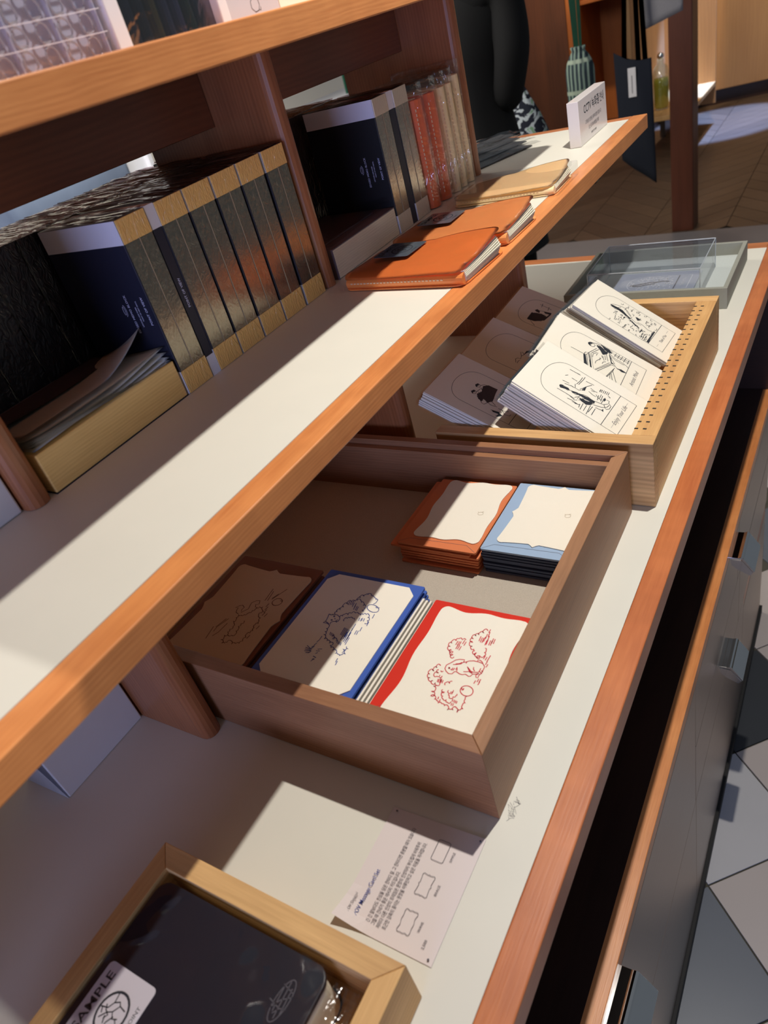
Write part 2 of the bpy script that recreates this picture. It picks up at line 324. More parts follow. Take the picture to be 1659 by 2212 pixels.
def tube(pts, r, bm=None, n=8, closed=False, taper=None):
    bm = bm or bmesh.new(); rings = []; P = [Vector(p) for p in pts]
    for i, p in enumerate(P):
        d = (P[min(i + 1, len(P) - 1)] - P[max(i - 1, 0)]) if not closed else (P[(i + 1) % len(P)] - P[i - 1])
        d.normalize(); u = d.cross(Vector((0, 0, 1)) if abs(d.z) < .9 else Vector((1, 0, 0))).normalized(); v = d.cross(u)
        rr = taper[i] if taper else r
        rings.append([bm.verts.new(p + (u * math.cos(2 * math.pi * k / n) + v * math.sin(2 * math.pi * k / n)) * rr) for k in range(n)])
    m = len(rings)
    for i in range(m if closed else m - 1):
        A, B = rings[i], rings[(i + 1) % m]
        for k in range(n): bm.faces.new((A[k], A[(k + 1) % n], B[(k + 1) % n], B[k]))
    if not closed: bm.faces.new(rings[0]); bm.faces.new(rings[-1][::-1])
    bmesh.ops.recalc_face_normals(bm, faces=bm.faces[:]); return bm
def strokes(lines, width, z=0.0, th=.00006, k=.001):
    """printed pen lines: narrow ribbons of ink lying on the paper (coordinates in mm)"""
    bm = bmesh.new()
    for l in lines:
        P = [Vector((x * k, y * k)) for x, y in l]
        P = [p for i, p in enumerate(P) if i == 0 or (p - P[i - 1]).length > 1e-6]
        if len(P) < 2: continue
        prev = None
        for i, p in enumerate(P):
            d = (P[min(i + 1, len(P) - 1)] - P[max(i - 1, 0)])
            if d.length < 1e-7: continue
            d.normalize(); nrm = Vector((-d.y, d.x)) * width / 2
            a = bm.verts.new((p.x + nrm.x, p.y + nrm.y, z + th)); b = bm.verts.new((p.x - nrm.x, p.y - nrm.y, z + th))
            if prev: bm.faces.new((prev[0], prev[1], b, a))
            prev = (a, b)
    return bm
def text(body, size, mat, parent=None, mw=None, name='printed_text', align='LEFT', bold=0, shear=0, spacing=1.0, sx=1.0):
    c = bpy.data.curves.new('t', 'FONT'); c.body = body; c.size = size; c.align_x = align; c.offset = bold; c.shear = shear
    c.space_character = spacing; c.extrude = 0.00002; c.resolution_u = 2
    o = bpy.data.objects.new('t', c); COL.objects.link(o)
    me = bpy.data.meshes.new_from_object(o.evaluated_get(bpy.context.evaluated_depsgraph_get()))
    bpy.data.objects.remove(o); bpy.data.curves.remove(c)
    if sx != 1.0: me.transform(Matrix.Diagonal((sx, 1, 1, 1)))
    if mw is not None: me.transform(mw)
    me.materials.clear(); me.materials.append(mat)
    t = bpy.data.objects.new(name, me); COL.objects.link(t)
    if parent: t.parent = parent
    return t
def frame(origin, ex, ey):
    ex = Vector(ex).normalized(); ey = Vector(ey).normalized(); ez = ex.cross(ey)
    return Matrix(((ex.x, ey.x, ez.x, origin[0]), (ex.y, ey.y, ez.y, origin[1]), (ex.z, ey.z, ez.z, origin[2]), (0, 0, 0, 1)))
def struct(name, bm, mat, parent=None, loc=(0, 0, 0)):
    return tag(obj(name, bm, mat, parent, loc), kind='structure')
def ellipse(cx, cy, rx, ry, rot=0, n=24):
    r = math.radians(rot); o = []
    for k in range(n + 1):
        t = 2 * math.pi * k / n; x, y = rx * math.cos(t), ry * math.sin(t)
        o.append((cx + x * math.cos(r) - y * math.sin(r), cy + x * math.sin(r) + y * math.cos(r)))
    return o
DRAW = json.loads(r'''{"rabbit":[[[-1.0,2.7],[-3.6,-0.6],[-3.3,-4.3],[-1.3,-6.5],[1.8,-8.3],[4.5,-7.8],[5.7,-5.0],[6.9,-4.5],[10.4,-5.9],[13.0,-6.0],[15.0,-4.8],[18.4,-6.1],[19.8,-5.5],[20.7,-3.0],[17.0,-1.5],[14.5,-2.4],[12.5,-2.9]],[[-1.0,2.7],
[1.4,6.3],[4.1,7.9],[8.4,8.7],[8.6,6.3],[7.2,3.8],[3.9,2.2],[1.3,1.4]],[[3.1,2.6],[6.0,3.8],[7.5,5.6]],[[8.5,6.0],[10.4,6.9],[12.5,8.6],[15.9,9.8],[20.4,9.9],[24.1,9.3],[26.8,6.7],[27.0,3.7],[27.1,-0.4],[26.1,-2.0]],[[11.0,5.5],
[11.1,7.1]],[[19.2,10.3],[18.8,11.7],[20.8,11.8],[22.9,10.7],[24.1,9.3]],[[13.4,2.6],[15.9,0.9],[17.7,-0.6],[19.9,-1.2]],[[19.9,-1.2],[24.2,-0.2],[24.6,1.6],[24.5,4.3]],[[18.6,3.8],[19.1,1.9],[21.0,0.1]],[[20.7,-3.0],[22.9,-2.3],
[25.1,-1.0]],[[25.1,-1.0],[23.4,-3.5],[24.5,-5.2],[26.0,-5.6],[25.9,-2.8],[25.9,-1.4]],[[24.8,1.0],[27.1,-0.4]],[[25.9,2.3],[27.5,1.1]],[[19.8,-1.6],[18.2,-1.8],[16.2,-0.4],[14.3,1.8]],[[0.3,-2.7],[0.4,-2.9],[0.4,-3.1],[0.4,-3.2],
[0.3,-3.3],[0.2,-3.4],[0.1,-3.5],[-0.0,-3.4],[-0.2,-3.4],[-0.3,-3.3],[-0.4,-3.1],[-0.5,-3.0],[-0.6,-2.8],[-0.6,-2.6],[-0.6,-2.5],[-0.5,-2.3],[-0.4,-2.3],[-0.3,-2.2],[-0.2,-2.2],[-0.1,-2.3],[0.1,-2.4],[0.2,-2.5],[0.3,-2.7]],
[[0.1,-2.8],[0.1,-2.9],[0.1,-3.0],[0.1,-3.0],[0.1,-3.1],[0.1,-3.1],[0.0,-3.1],[-0.1,-3.1],[-0.1,-3.1],[-0.2,-3.1],[-0.3,-3.0],[-0.3,-2.9],[-0.3,-2.8],[-0.4,-2.7],[-0.3,-2.7],[-0.3,-2.6],[-0.3,-2.5],[-0.2,-2.5],[-0.2,-2.5],
[-0.1,-2.6],[-0.0,-2.6],[0.0,-2.7],[0.1,-2.8]],[[1.6,-4.2],[2.3,-3.3]],[[2.9,-4.5],[2.8,-1.7]],[[3.9,-4.2],[4.2,-1.6]],[[5.7,-2.9],[5.8,-0.1]],[[7.0,-3.9],[6.4,-1.3]],[[-1.3,9.0],[-1.7,7.8],[-2.4,7.2],[-3.3,7.5],[-4.5,8.4],
[-5.0,9.7],[-4.9,10.6],[-4.2,11.0],[-3.1,11.0],[-3.8,10.1],[-4.6,9.7],[-5.5,10.3],[-6.5,11.4],[-6.8,12.8],[-6.6,13.8],[-5.7,14.0],[-4.4,13.8],[-4.7,12.7],[-5.2,12.1],[-6.1,12.2],[-7.3,13.0],[-7.9,14.0],[-8.1,14.8],[-7.6,15.4],
[-6.8,15.7],[-7.4,14.6],[-8.2,14.1],[-9.2,14.6],[-10.4,15.7],[-10.9,17.1],[-10.9,18.1],[-10.3,18.6],[-9.1,18.7],[-10.0,18.4],[-10.7,18.6],[-11.3,19.3],[-11.7,20.5],[-11.8,21.8],[-11.4,22.7],[-10.5,22.8],[-9.3,22.3],[-10.1,22.9],
[-10.6,23.5],[-10.6,24.3],[-10.2,25.0],[-9.8,26.2],[-9.2,26.8],[-8.1,26.5],[-6.9,25.6],[-7.5,26.9],[-7.5,27.9],[-6.9,28.4],[-5.8,28.5],[-5.1,29.5],[-4.3,29.8],[-3.4,29.2],[-2.3,28.0],[-2.1,29.2],[-1.5,29.9],[-0.6,29.7],[0.5,28.9]],
[[17.1,13.1],[16.6,14.6],[16.7,15.6],[17.4,16.0],[18.6,16.1],[18.2,14.5],[17.5,13.7],[16.3,14.0],[14.9,14.9],[13.9,15.9],[13.5,16.9],[13.8,17.7],[14.5,18.4],[14.5,17.1],[14.2,16.3],[13.3,16.2],[12.1,16.6],[11.3,17.8],[11.1,18.7],
[11.5,19.4],[12.4,19.9],[11.8,20.0],[11.4,20.3],[11.2,20.7],[11.2,21.4],[10.3,20.6],[9.4,20.4],[8.4,21.1],[7.5,22.5],[7.4,23.3],[7.5,23.8],[7.9,24.0],[8.6,23.9],[7.1,23.7],[5.9,24.0],[5.1,25.3],[4.6,27.1],[4.9,28.2],[5.3,28.7],
[6.2,28.6],[7.2,27.9],[5.8,27.8],[4.8,28.2],[4.1,29.3],[3.8,30.9],[4.0,31.9],[4.5,32.4],[5.2,32.3],[6.1,31.6],[5.0,31.9],[4.2,32.5],[3.9,33.5],[3.9,34.7],[4.3,35.8],[4.9,36.4],[5.8,36.1],[6.9,35.2],[6.2,35.8],[5.8,36.3],[5.8,37.0],
[6.2,37.6],[6.8,38.2],[7.5,38.4],[8.1,37.9],[8.8,36.9],[8.1,37.6],[7.8,38.2],[7.9,38.8],[8.4,39.4],[8.8,40.7],[9.5,41.4],[10.6,41.1],[11.9,40.0],[10.9,40.6],[10.4,41.3],[10.3,42.1],[10.6,43.1],[11.2,44.4],[12.0,44.9],[13.0,44.5],
[14.3,43.4]],[[17.1,13.1],[18.4,13.0],[19.2,13.4],[19.3,14.4],[19.0,15.8],[20.2,15.1],[21.1,14.9],[21.7,15.5],[22.0,16.7],[22.5,17.9],[22.6,18.9],[21.9,19.8],[20.7,20.6],[21.4,20.9],[21.8,21.3],[21.6,22.0],[21.2,22.9],[21.1,23.8],
[20.8,24.5],[20.2,24.8],[19.4,24.9]],[[-5.6,21.5],[-5.4,26.0]],[[-4.0,21.3],[-3.8,25.8]],[[-2.7,21.6],[-2.5,26.1]],[[-3.7,17.3],[-3.5,21.8]],[[-2.2,17.4],[-2.0,21.8]],[[-0.5,16.8],[-0.3,21.3]],[[-0.4,23.8],[-0.2,28.3]],[[1.4,22.5],
[1.6,27.0]],[[11.5,30.6],[11.1,36.0]],[[13.1,29.6],[12.7,35.0]],[[14.6,29.6],[14.1,35.1]],[[15.4,31.0],[15.0,36.4]],[[18.0,27.7],[17.6,33.1]],[[18.7,28.7],[18.3,34.1]],[[18.1,32.9],[17.7,38.3]],[[21.0,28.6],[20.6,34.0]],[[22.4,28.7],
[22.0,34.0]],[[22.5,31.2],[22.1,36.6]],[[24.0,31.0],[23.7,36.3]],[[15.7,34.4],[15.3,39.9]],[[17.0,37.0],[16.5,42.5]],[[15.7,41.5],[15.8,45.3]],[[26.6,8.7],[26.8,12.2]],[[26.4,11.8],[26.6,15.3]],[[28.1,6.4],[28.3,9.9]],[[26.6,15.3],
[26.8,18.9]],[[22.7,13.8],[22.9,17.4]],[[24.5,12.9],[24.7,16.5]],[[25.3,-11.6],[25.5,-8.2]],[[27.1,-9.4],[27.3,-6.0]],[[28.9,-11.8],[29.1,-8.4]],[[28.7,-9.2],[28.9,-5.9]],[[-7.9,-2.6],[-9.2,-1.8],[-10.3,-1.6],[-10.9,-2.3],
[-11.2,-3.6],[-11.2,-4.3],[-11.0,-4.9],[-10.5,-5.2],[-9.8,-5.3],[-11.1,-4.9],[-11.9,-5.0],[-12.3,-5.8],[-12.2,-7.1],[-12.4,-7.9],[-12.2,-8.6],[-11.6,-9.1],[-10.8,-9.4],[-12.2,-8.4],[-13.3,-8.0],[-14.1,-8.6],[-14.6,-9.9],[-14.9,-11.1],
[-14.7,-12.2],[-13.9,-12.9],[-12.6,-13.4],[-13.4,-13.2],[-13.9,-13.3],[-14.1,-13.8],[-14.1,-14.6],[-13.5,-15.9],[-12.8,-16.8],[-11.9,-17.0],[-10.7,-16.6],[-11.4,-16.6],[-11.9,-16.7],[-12.0,-17.2],[-11.8,-18.0],[-10.4,-19.4],
[-9.2,-20.0],[-8.2,-19.5],[-7.3,-18.3],[-8.1,-18.8],[-8.4,-19.5],[-8.1,-20.3],[-7.2,-21.3],[-5.9,-21.9],[-4.9,-21.9],[-4.4,-21.1],[-4.3,-19.7],[-4.3,-20.6],[-4.1,-21.2],[-3.5,-21.6],[-2.6,-21.9],[-1.2,-21.9],[-0.3,-21.5],
[-0.2,-20.4],[-0.6,-18.9],[-0.3,-17.8],[-0.4,-16.9],[-1.0,-16.2],[-2.2,-15.6],[-2.2,-15.0],[-2.4,-14.4],[-2.9,-14.2],[-3.5,-14.0],[-2.6,-14.0],[-2.0,-13.7],[-1.9,-13.0],[-2.2,-11.9]],[[-3.4,-7.1],[-3.7,-7.9],[-4.1,-8.2],[-4.8,-8.0],
[-5.6,-7.4]],[[-7.4,-7.3],[-8.1,-7.1],[-8.5,-7.2],[-8.7,-7.7],[-8.6,-8.4],[-8.2,-9.4],[-7.7,-10.1],[-6.9,-10.2],[-6.1,-10.0],[-7.9,-9.6],[-9.1,-9.9],[-9.5,-11.2],[-9.2,-13.1],[-8.3,-14.1],[-7.5,-14.5],[-6.8,-14.3],[-6.1,-13.5],
[-5.0,-13.7],[-4.2,-13.5],[-4.0,-12.7],[-4.2,-11.5]],[[-2.6,-21.9],[-2.7,-22.6],[-3.0,-23.1],[-3.6,-23.2],[-4.3,-23.1],[-2.9,-23.4],[-1.9,-24.1],[-1.3,-25.2],[-1.1,-26.7],[-1.3,-27.8],[-1.7,-28.5],[-2.5,-28.7],[-3.7,-28.5],
[-2.5,-28.1],[-1.5,-28.2],[-0.6,-28.9],[0.3,-30.2],[0.3,-31.5],[-0.1,-32.4],[-0.9,-32.7],[-2.2,-32.6],[-1.6,-31.5],[-0.7,-31.0],[0.4,-31.2],[1.7,-32.0],[2.4,-32.8],[2.7,-33.5],[2.5,-34.2],[2.0,-34.8],[2.6,-34.4],[3.2,-34.3],
[3.8,-34.6],[4.5,-35.3],[5.3,-35.4],[5.9,-35.7],[6.3,-36.3],[6.5,-37.2],[7.1,-36.3],[7.8,-35.9],[8.7,-36.1],[9.7,-36.8],[10.5,-36.5],[11.3,-36.6],[12.0,-37.2],[12.5,-38.1],[12.5,-37.3],[12.8,-36.8],[13.3,-36.6],[14.0,-36.6],
[15.4,-37.4],[16.3,-38.3],[16.5,-39.5],[16.3,-40.9],[16.5,-40.1],[16.8,-39.6],[17.4,-39.5],[18.2,-39.6],[18.6,-39.1],[19.1,-38.9],[19.7,-39.1],[20.4,-39.5],[19.6,-38.8],[19.3,-38.1],[19.4,-37.3],[19.8,-36.6],[20.2,-36.2],
[20.6,-36.0],[21.2,-36.2],[21.7,-36.6],[23.1,-37.3],[24.0,-38.1],[24.3,-39.3],[24.2,-40.8],[23.9,-39.6],[23.9,-38.7],[24.5,-38.1],[25.5,-37.8],[25.6,-37.0],[25.9,-36.4],[26.5,-36.2],[27.3,-36.3],[26.2,-35.7],[25.5,-35.0],
[25.3,-34.0],[25.4,-32.8],[25.2,-31.9],[25.3,-31.2],[25.8,-30.8],[26.6,-30.6],[25.6,-30.0],[25.0,-29.2],[24.9,-28.3],[25.1,-27.3],[24.6,-26.3],[24.4,-25.5],[24.7,-24.8],[25.4,-24.3]],[[4.3,-19.6],[3.6,-19.0],[3.2,-18.4],[3.3,-17.8],
[3.7,-17.2],[4.4,-16.2],[5.2,-15.8],[6.2,-16.3],[7.2,-17.4],[6.6,-16.2],[6.5,-15.2],[7.1,-14.7],[8.1,-14.4]],[[4.5,-24.2],[4.0,-24.6],[3.8,-25.0],[4.1,-25.6],[4.6,-26.2],[5.3,-26.8],[5.9,-27.1],[6.4,-26.8],[6.8,-26.1],[5.7,-26.1],
[4.9,-26.4],[4.8,-27.3],[5.2,-28.6],[5.5,-29.4],[5.9,-29.9],[6.5,-30.1],[7.2,-29.9],[6.9,-30.7],[7.0,-31.4],[7.5,-32.0],[8.4,-32.4],[9.4,-33.2],[10.3,-33.5],[10.9,-33.0],[11.3,-32.1],[11.3,-33.1],[11.6,-33.8],[12.3,-34.2],
[13.2,-34.3],[14.4,-34.8],[15.2,-34.7],[15.5,-34.0],[15.6,-32.9]],[[9.0,-23.4],[8.9,-24.5],[9.2,-25.4],[10.0,-25.8],[11.0,-26.0],[10.8,-26.8],[10.8,-27.4],[11.3,-27.9],[12.1,-28.3],[12.3,-29.3],[12.7,-30.0],[13.4,-30.2],[14.3,-30.1],
[15.1,-29.9],[15.5,-29.5],[15.4,-28.9],[15.0,-28.0],[15.9,-28.2],[16.6,-28.1],[16.8,-27.5],[16.8,-26.4],[17.2,-26.2],[17.4,-25.8],[17.3,-25.3],[16.8,-24.8]],[[28.1,-19.2],[28.2,-20.5],[28.0,-21.8],[27.3,-22.9],[26.3,-23.7],
[25.0,-24.3],[23.5,-24.4],[22.0,-24.2],[20.6,-23.6],[19.3,-22.7],[18.3,-21.6],[17.7,-20.3],[17.6,-18.9],[17.8,-17.6],[18.5,-16.5],[19.6,-15.6],[20.9,-15.1],[22.4,-15.0],[23.9,-15.2],[25.3,-15.8],[26.6,-16.7],[27.5,-17.9],
[28.1,-19.2]],[[18.2,-19.8],[18.1,-17.9]],[[19.3,-20.4],[19.2,-18.5]],[[19.9,-19.9],[19.8,-18.0]],[[12.0,-26.4],[11.6,-23.9]],[[13.1,-26.3],[12.7,-23.9]],[[13.2,-24.7],[12.8,-22.2]],[[16.3,-32.7],[16.0,-30.2]],[[17.8,-32.8],
[17.4,-30.4]],[[19.0,-33.1],[18.7,-30.6]],[[20.2,-33.3],[19.9,-30.9]],[[17.2,-36.2],[16.8,-33.8]],[[18.5,-36.1],[18.1,-33.7]],[[4.7,-33.9],[4.3,-31.5]],[[7.0,-35.8],[6.6,-33.3]],[[-2.3,-19.0],[-2.8,-15.8]],[[-1.1,-19.0],[-1.6,-15.8]],
[[-0.5,-17.8],[-1.1,-14.6]],[[1.0,-18.7],[0.5,-15.5]],[[-3.3,-18.7],[-3.8,-15.5]]],"cat":[[[-20.5,14.2],[-19.3,9.9],[-18.5,5.5],[-19.7,2.8],[-15.9,3.1],[-13.0,2.8]],[[-19.7,2.8],[-18.8,5.0],[-14.0,3.3]],[[-20.5,14.2],[-17.9,13.4],
[-14.9,15.0],[-11.6,15.1],[-7.6,13.1],[-6.4,11.1],[-6.4,8.0],[-8.7,7.4]],[[-14.9,15.0],[-17.2,14.4]],[[-13.2,12.9],[-13.1,12.7],[-13.1,12.5],[-13.1,12.3],[-13.1,12.2],[-13.3,12.1],[-13.4,12.0],[-13.6,12.1],[-13.8,12.1],[-14.0,12.2],
[-14.2,12.4],[-14.3,12.6],[-14.4,12.8],[-14.5,13.0],[-14.5,13.1],[-14.4,13.3],[-14.3,13.4],[-14.1,13.4],[-13.9,13.4],[-13.7,13.3],[-13.5,13.2],[-13.3,13.1],[-13.2,12.9]],[[-12.9,8.2],[-12.8,8.0],[-12.8,7.9],[-12.9,7.7],[-13.0,7.6],
[-13.2,7.5],[-13.3,7.4],[-13.6,7.4],[-13.8,7.5],[-14.0,7.5],[-14.1,7.6],[-14.3,7.8],[-14.3,7.9],[-14.3,8.1],[-14.3,8.2],[-14.2,8.4],[-14.0,8.5],[-13.8,8.5],[-13.6,8.5],[-13.4,8.5],[-13.2,8.4],[-13.0,8.3],[-12.9,8.2]],[[-11.9,10.4],
[-10.6,9.9]],[[-9.1,8.1],[-7.7,10.0]],[[-12.2,2.6],[-12.8,5.5],[-10.9,6.8],[-8.7,7.4],[-6.9,6.8]],[[-14.8,15.4],[-15.8,16.8],[-16.1,17.8],[-15.5,18.4],[-14.2,18.7],[-15.1,19.3],[-15.7,19.8],[-15.8,20.5],[-15.5,21.1],[-15.3,22.2],
[-14.8,22.8],[-13.9,22.6],[-12.6,21.9],[-13.6,22.8],[-14.1,23.5],[-14.0,24.2],[-13.4,24.9],[-13.4,25.8],[-13.1,26.3],[-12.4,26.3],[-11.3,25.8],[-12.5,26.4],[-13.3,27.1],[-13.5,27.9],[-13.3,28.9],[-13.2,30.5],[-12.6,31.4],
[-11.3,31.2],[-9.4,30.3],[-10.6,31.0],[-11.3,31.8],[-11.4,32.6],[-11.1,33.5],[-10.9,34.8],[-10.3,35.5],[-9.2,35.3],[-7.6,34.4],[-7.6,35.8],[-7.1,36.6],[-5.9,36.5],[-4.4,35.7],[-4.6,36.8],[-4.5,37.5],[-3.8,37.6],[-2.7,37.3],
[-3.7,38.1],[-4.3,38.8],[-4.3,39.6],[-3.8,40.3],[-3.8,41.2],[-3.5,41.8],[-2.8,41.7],[-1.7,41.2],[-2.5,41.6],[-3.0,42.1],[-3.1,42.7],[-3.0,43.3],[-2.5,44.6],[-1.8,45.1],[-0.6,44.7],[0.9,43.5],[0.2,44.6],[0.0,45.4],[0.5,45.9],
[1.4,46.1],[1.5,47.0],[1.9,47.5],[2.7,47.3],[3.7,46.7],[3.3,47.7],[3.2,48.3],[3.7,48.6],[4.6,48.6],[5.7,48.5],[6.6,48.1],[7.1,47.2],[7.4,46.0],[7.9,46.7],[8.6,47.0],[9.4,46.5],[10.3,45.6],[10.9,45.8],[11.4,45.7],[11.9,45.2],
[12.3,44.5],[13.1,44.5],[13.8,44.3],[14.3,43.6],[14.6,42.7],[14.9,43.4],[15.3,43.7],[15.9,43.5],[16.8,42.8]],[[16.8,42.8],[16.8,38.9],[15.3,36.9]],[[-3.1,38.0],[-2.4,39.1],[-1.5,39.5],[-0.3,38.9],[1.2,37.5],[2.0,37.1],[2.5,36.7],
[2.6,36.1],[2.4,35.5],[2.8,36.4],[3.5,36.9],[4.5,36.5],[5.7,35.5],[6.6,34.6],[7.1,33.7],[6.9,33.0],[6.2,32.5],[6.7,33.5],[7.5,33.9],[8.6,33.4],[9.9,32.3],[10.4,31.2],[10.5,30.4],[9.9,30.1],[8.9,30.1],[9.7,29.7],[10.2,29.2],
[10.3,28.7],[10.1,28.0],[10.2,27.2],[9.9,26.7],[9.3,26.8],[8.4,27.2],[9.3,27.1],[10.0,26.7],[10.4,26.0],[10.6,25.1]],[[-8.1,13.7],[-8.2,15.0],[-7.9,15.7],[-7.0,15.7],[-5.7,15.2],[-6.3,16.2],[-6.5,17.0],[-6.1,17.4],[-5.2,17.6],
[-4.8,18.8],[-4.0,19.3],[-2.9,19.0],[-1.4,17.9],[-2.0,19.6],[-1.9,20.7],[-0.9,21.0],[0.8,20.8],[1.0,22.3],[1.6,23.1],[3.0,22.9],[4.7,21.9],[5.1,22.9],[5.8,23.3],[6.7,22.9],[7.9,22.0],[8.8,22.3],[9.5,22.2],[10.2,21.5],[10.8,20.5],
[10.5,21.8],[10.6,22.7],[11.4,22.8],[12.8,22.6],[13.1,23.6],[13.6,24.1],[14.6,23.8],[15.8,23.0],[15.8,23.9],[16.1,24.4],[16.8,24.4],[17.8,23.9],[19.1,22.8],[19.7,21.8],[19.6,20.8],[18.8,20.0],[19.3,20.4],[19.8,20.6],[20.4,20.2],
[21.0,19.5],[21.9,18.1],[22.1,17.1],[21.5,16.5],[20.4,16.2],[20.7,16.6],[21.0,16.6],[21.4,16.4],[21.8,15.9],[22.5,14.2],[22.5,13.1],[21.5,12.6],[19.9,12.7]],[[-1.0,9.9],[-1.9,10.6],[-2.4,11.2],[-2.3,11.8],[-1.9,12.4],[-2.0,13.6],
[-1.7,14.3],[-0.8,14.3],[0.5,13.8],[0.4,14.8],[0.6,15.4],[1.3,15.4],[2.3,15.1],[2.7,16.0],[3.4,16.4],[4.3,16.1],[5.5,15.2],[6.1,15.6],[6.7,15.6],[7.4,15.2],[8.0,14.3]],[[24.5,31.0],[24.5,29.9],[24.1,28.8],[23.1,28.1],[21.7,27.6],
[20.0,27.4],[18.1,27.6],[16.2,28.1],[14.4,28.9],[12.9,29.9],[11.8,31.1],[11.2,32.4],[11.1,33.5],[11.5,34.6],[12.5,35.4],[13.9,35.9],[15.7,36.0],[17.6,35.8],[19.5,35.3],[21.3,34.5],[22.8,33.4],[23.9,32.2],[24.5,31.0]],[[19.5,33.7],
[20.2,34.7],[20.4,33.2],[21.8,33.5]],[[23.6,34.4],[22.8,33.4]],[[-13.4,2.3],[-12.2,1.7],[-11.5,0.9],[-11.2,0.0],[-11.3,-0.9],[-11.1,-1.8],[-11.3,-2.4],[-11.9,-2.6],[-12.9,-2.5],[-11.8,-2.8],[-11.0,-3.3],[-10.4,-4.1],[-10.2,-5.1],
[-10.1,-5.9],[-10.3,-6.3],[-10.9,-6.4],[-11.7,-6.3],[-10.6,-6.6],[-9.8,-7.1],[-9.3,-7.9],[-9.0,-8.9],[-9.1,-9.6],[-9.4,-10.0],[-10.0,-10.0],[-10.8,-9.8],[-9.5,-9.9],[-8.4,-10.3],[-7.6,-11.2],[-7.0,-12.4],[-6.6,-13.1],[-6.5,-13.7],
[-6.8,-14.1],[-7.4,-14.3],[-7.1,-13.5],[-6.6,-13.0],[-5.8,-13.1],[-4.7,-13.5],[-3.8,-14.1],[-3.3,-14.7],[-3.1,-15.4],[-3.3,-16.1],[-3.2,-15.2],[-2.7,-14.6],[-1.9,-14.6],[-0.8,-15.0],[0.1,-15.7],[0.7,-16.4],[0.8,-17.1],[0.5,-17.9],
[0.7,-16.6],[1.3,-15.9],[2.5,-15.9],[4.1,-16.4],[4.6,-17.8],[4.6,-18.9],[3.9,-19.5],[2.6,-19.7],[3.6,-19.9],[4.3,-20.4],[4.8,-21.0],[5.0,-21.9],[5.3,-21.1],[5.8,-20.6],[6.6,-20.7],[7.7,-21.1],[8.5,-22.0],[8.9,-22.9],[8.7,-23.6],
[8.1,-24.2],[8.5,-23.0],[9.2,-22.4],[10.3,-22.5],[11.8,-23.1],[12.9,-24.0],[13.4,-24.9],[13.4,-25.8],[12.8,-26.6],[13.3,-26.0],[13.9,-25.7],[14.7,-25.9],[15.6,-26.5],[16.7,-26.5],[17.6,-26.8],[18.3,-27.6],[18.8,-28.6],[18.3,-27.6],
[18.3,-26.8],[18.8,-26.3],[19.7,-26.0],[19.7,-25.0],[20.2,-24.3],[21.0,-24.2],[22.2,-24.5],[20.8,-23.6],[19.9,-22.7],[19.6,-21.5],[19.9,-20.3],[19.7,-19.3],[19.9,-18.7],[20.5,-18.4],[21.5,-18.4],[20.5,-18.5],[19.7,-18.2],
[19.0,-17.5],[18.4,-16.5]],[[-1.3,-7.1],[-0.7,-8.0],[-0.5,-8.8],[-0.9,-9.2],[-1.8,-9.4],[-1.3,-8.7],[-0.7,-8.5],[0.1,-8.9],[1.0,-9.7],[1.8,-10.8],[2.0,-11.7],[1.5,-12.2],[0.5,-12.4],[0.7,-10.9],[1.4,-10.1],[2.8,-10.3],[4.6,-11.2],
[5.4,-12.0],[5.7,-12.7],[5.5,-13.2],[4.9,-13.7]],[[19.6,-20.4],[16.5,-19.9],[19.2,-21.2],[18.5,-24.2]],[[5.1,-6.0],[4.3,3.1]],[[6.6,-6.3],[5.8,2.8]],[[8.1,-6.6],[7.3,2.4]],[[9.5,-6.9],[8.7,2.1]],[[11.0,-7.2],[10.2,1.8]],[[10.5,-9.9],
[9.7,-1.0]],[[12.5,-12.5],[11.7,-3.7]],[[14.3,-13.4],[13.6,-4.6]],[[8.6,-11.5],[7.8,-2.6]],[[13.8,-10.7],[13.1,-1.8]],[[16.0,-15.1],[15.2,-6.3]],[[14.2,-9.2],[13.4,-0.3]],[[13.1,-4.4],[12.3,4.6]],[[12.8,0.7],[12.1,9.8]],[[-8.5,29.4],
[-9.5,34.7]],[[-6.8,29.8],[-7.7,35.2]],[[-5.1,30.3],[-6.0,35.6]],[[-3.2,28.4],[-4.2,33.7]],[[-0.0,25.3],[-0.9,30.6]],[[2.1,25.1],[1.2,30.4]],[[3.6,24.7],[2.8,30.0]],[[-0.8,28.2],[-1.7,33.6]],[[23.5,10.4],[22.9,15.5]],[[20.7,2.9],
[20.1,7.9]],[[19.7,-1.7],[19.1,3.2]],[[17.9,-1.9],[17.3,3.1]],[[23.8,20.2],[23.2,25.4]],[[20.2,-38.1],[19.7,-33.5]],[[18.7,-35.2],[18.1,-30.6]],[[-4.8,-8.8],[-5.8,-5.4]],[[-3.1,-9.4],[-4.1,-6.0]],[[-1.4,-10.0],[-2.4,-6.6]],
[[7.3,-15.5],[6.3,-12.2]],[[9.2,-16.4],[8.2,-13.1]],[[10.6,-16.7],[9.7,-13.4]],[[12.1,-17.0],[11.1,-13.7]],[[12.7,14.1],[11.7,17.7]],[[14.7,13.9],[13.8,17.5]],[[15.4,14.9],[14.5,18.4]],[[17.5,14.7],[16.5,18.2]],[[-17.4,-32.1],
[-11.4,-30.3]],[[-18.1,-30.2],[-11.8,-29.7]],[[-18.8,-28.2],[-13.2,-28.7]],[[-18.4,-25.9],[-12.6,-28.5]],[[-15.1,-33.6],[-11.0,-32.0]],[[-12.5,-33.5],[-10.7,-30.5]],[[-12.2,-29.1],[-13.0,-25.1],[-11.0,-25.2]],[[-11.8,-26.9],
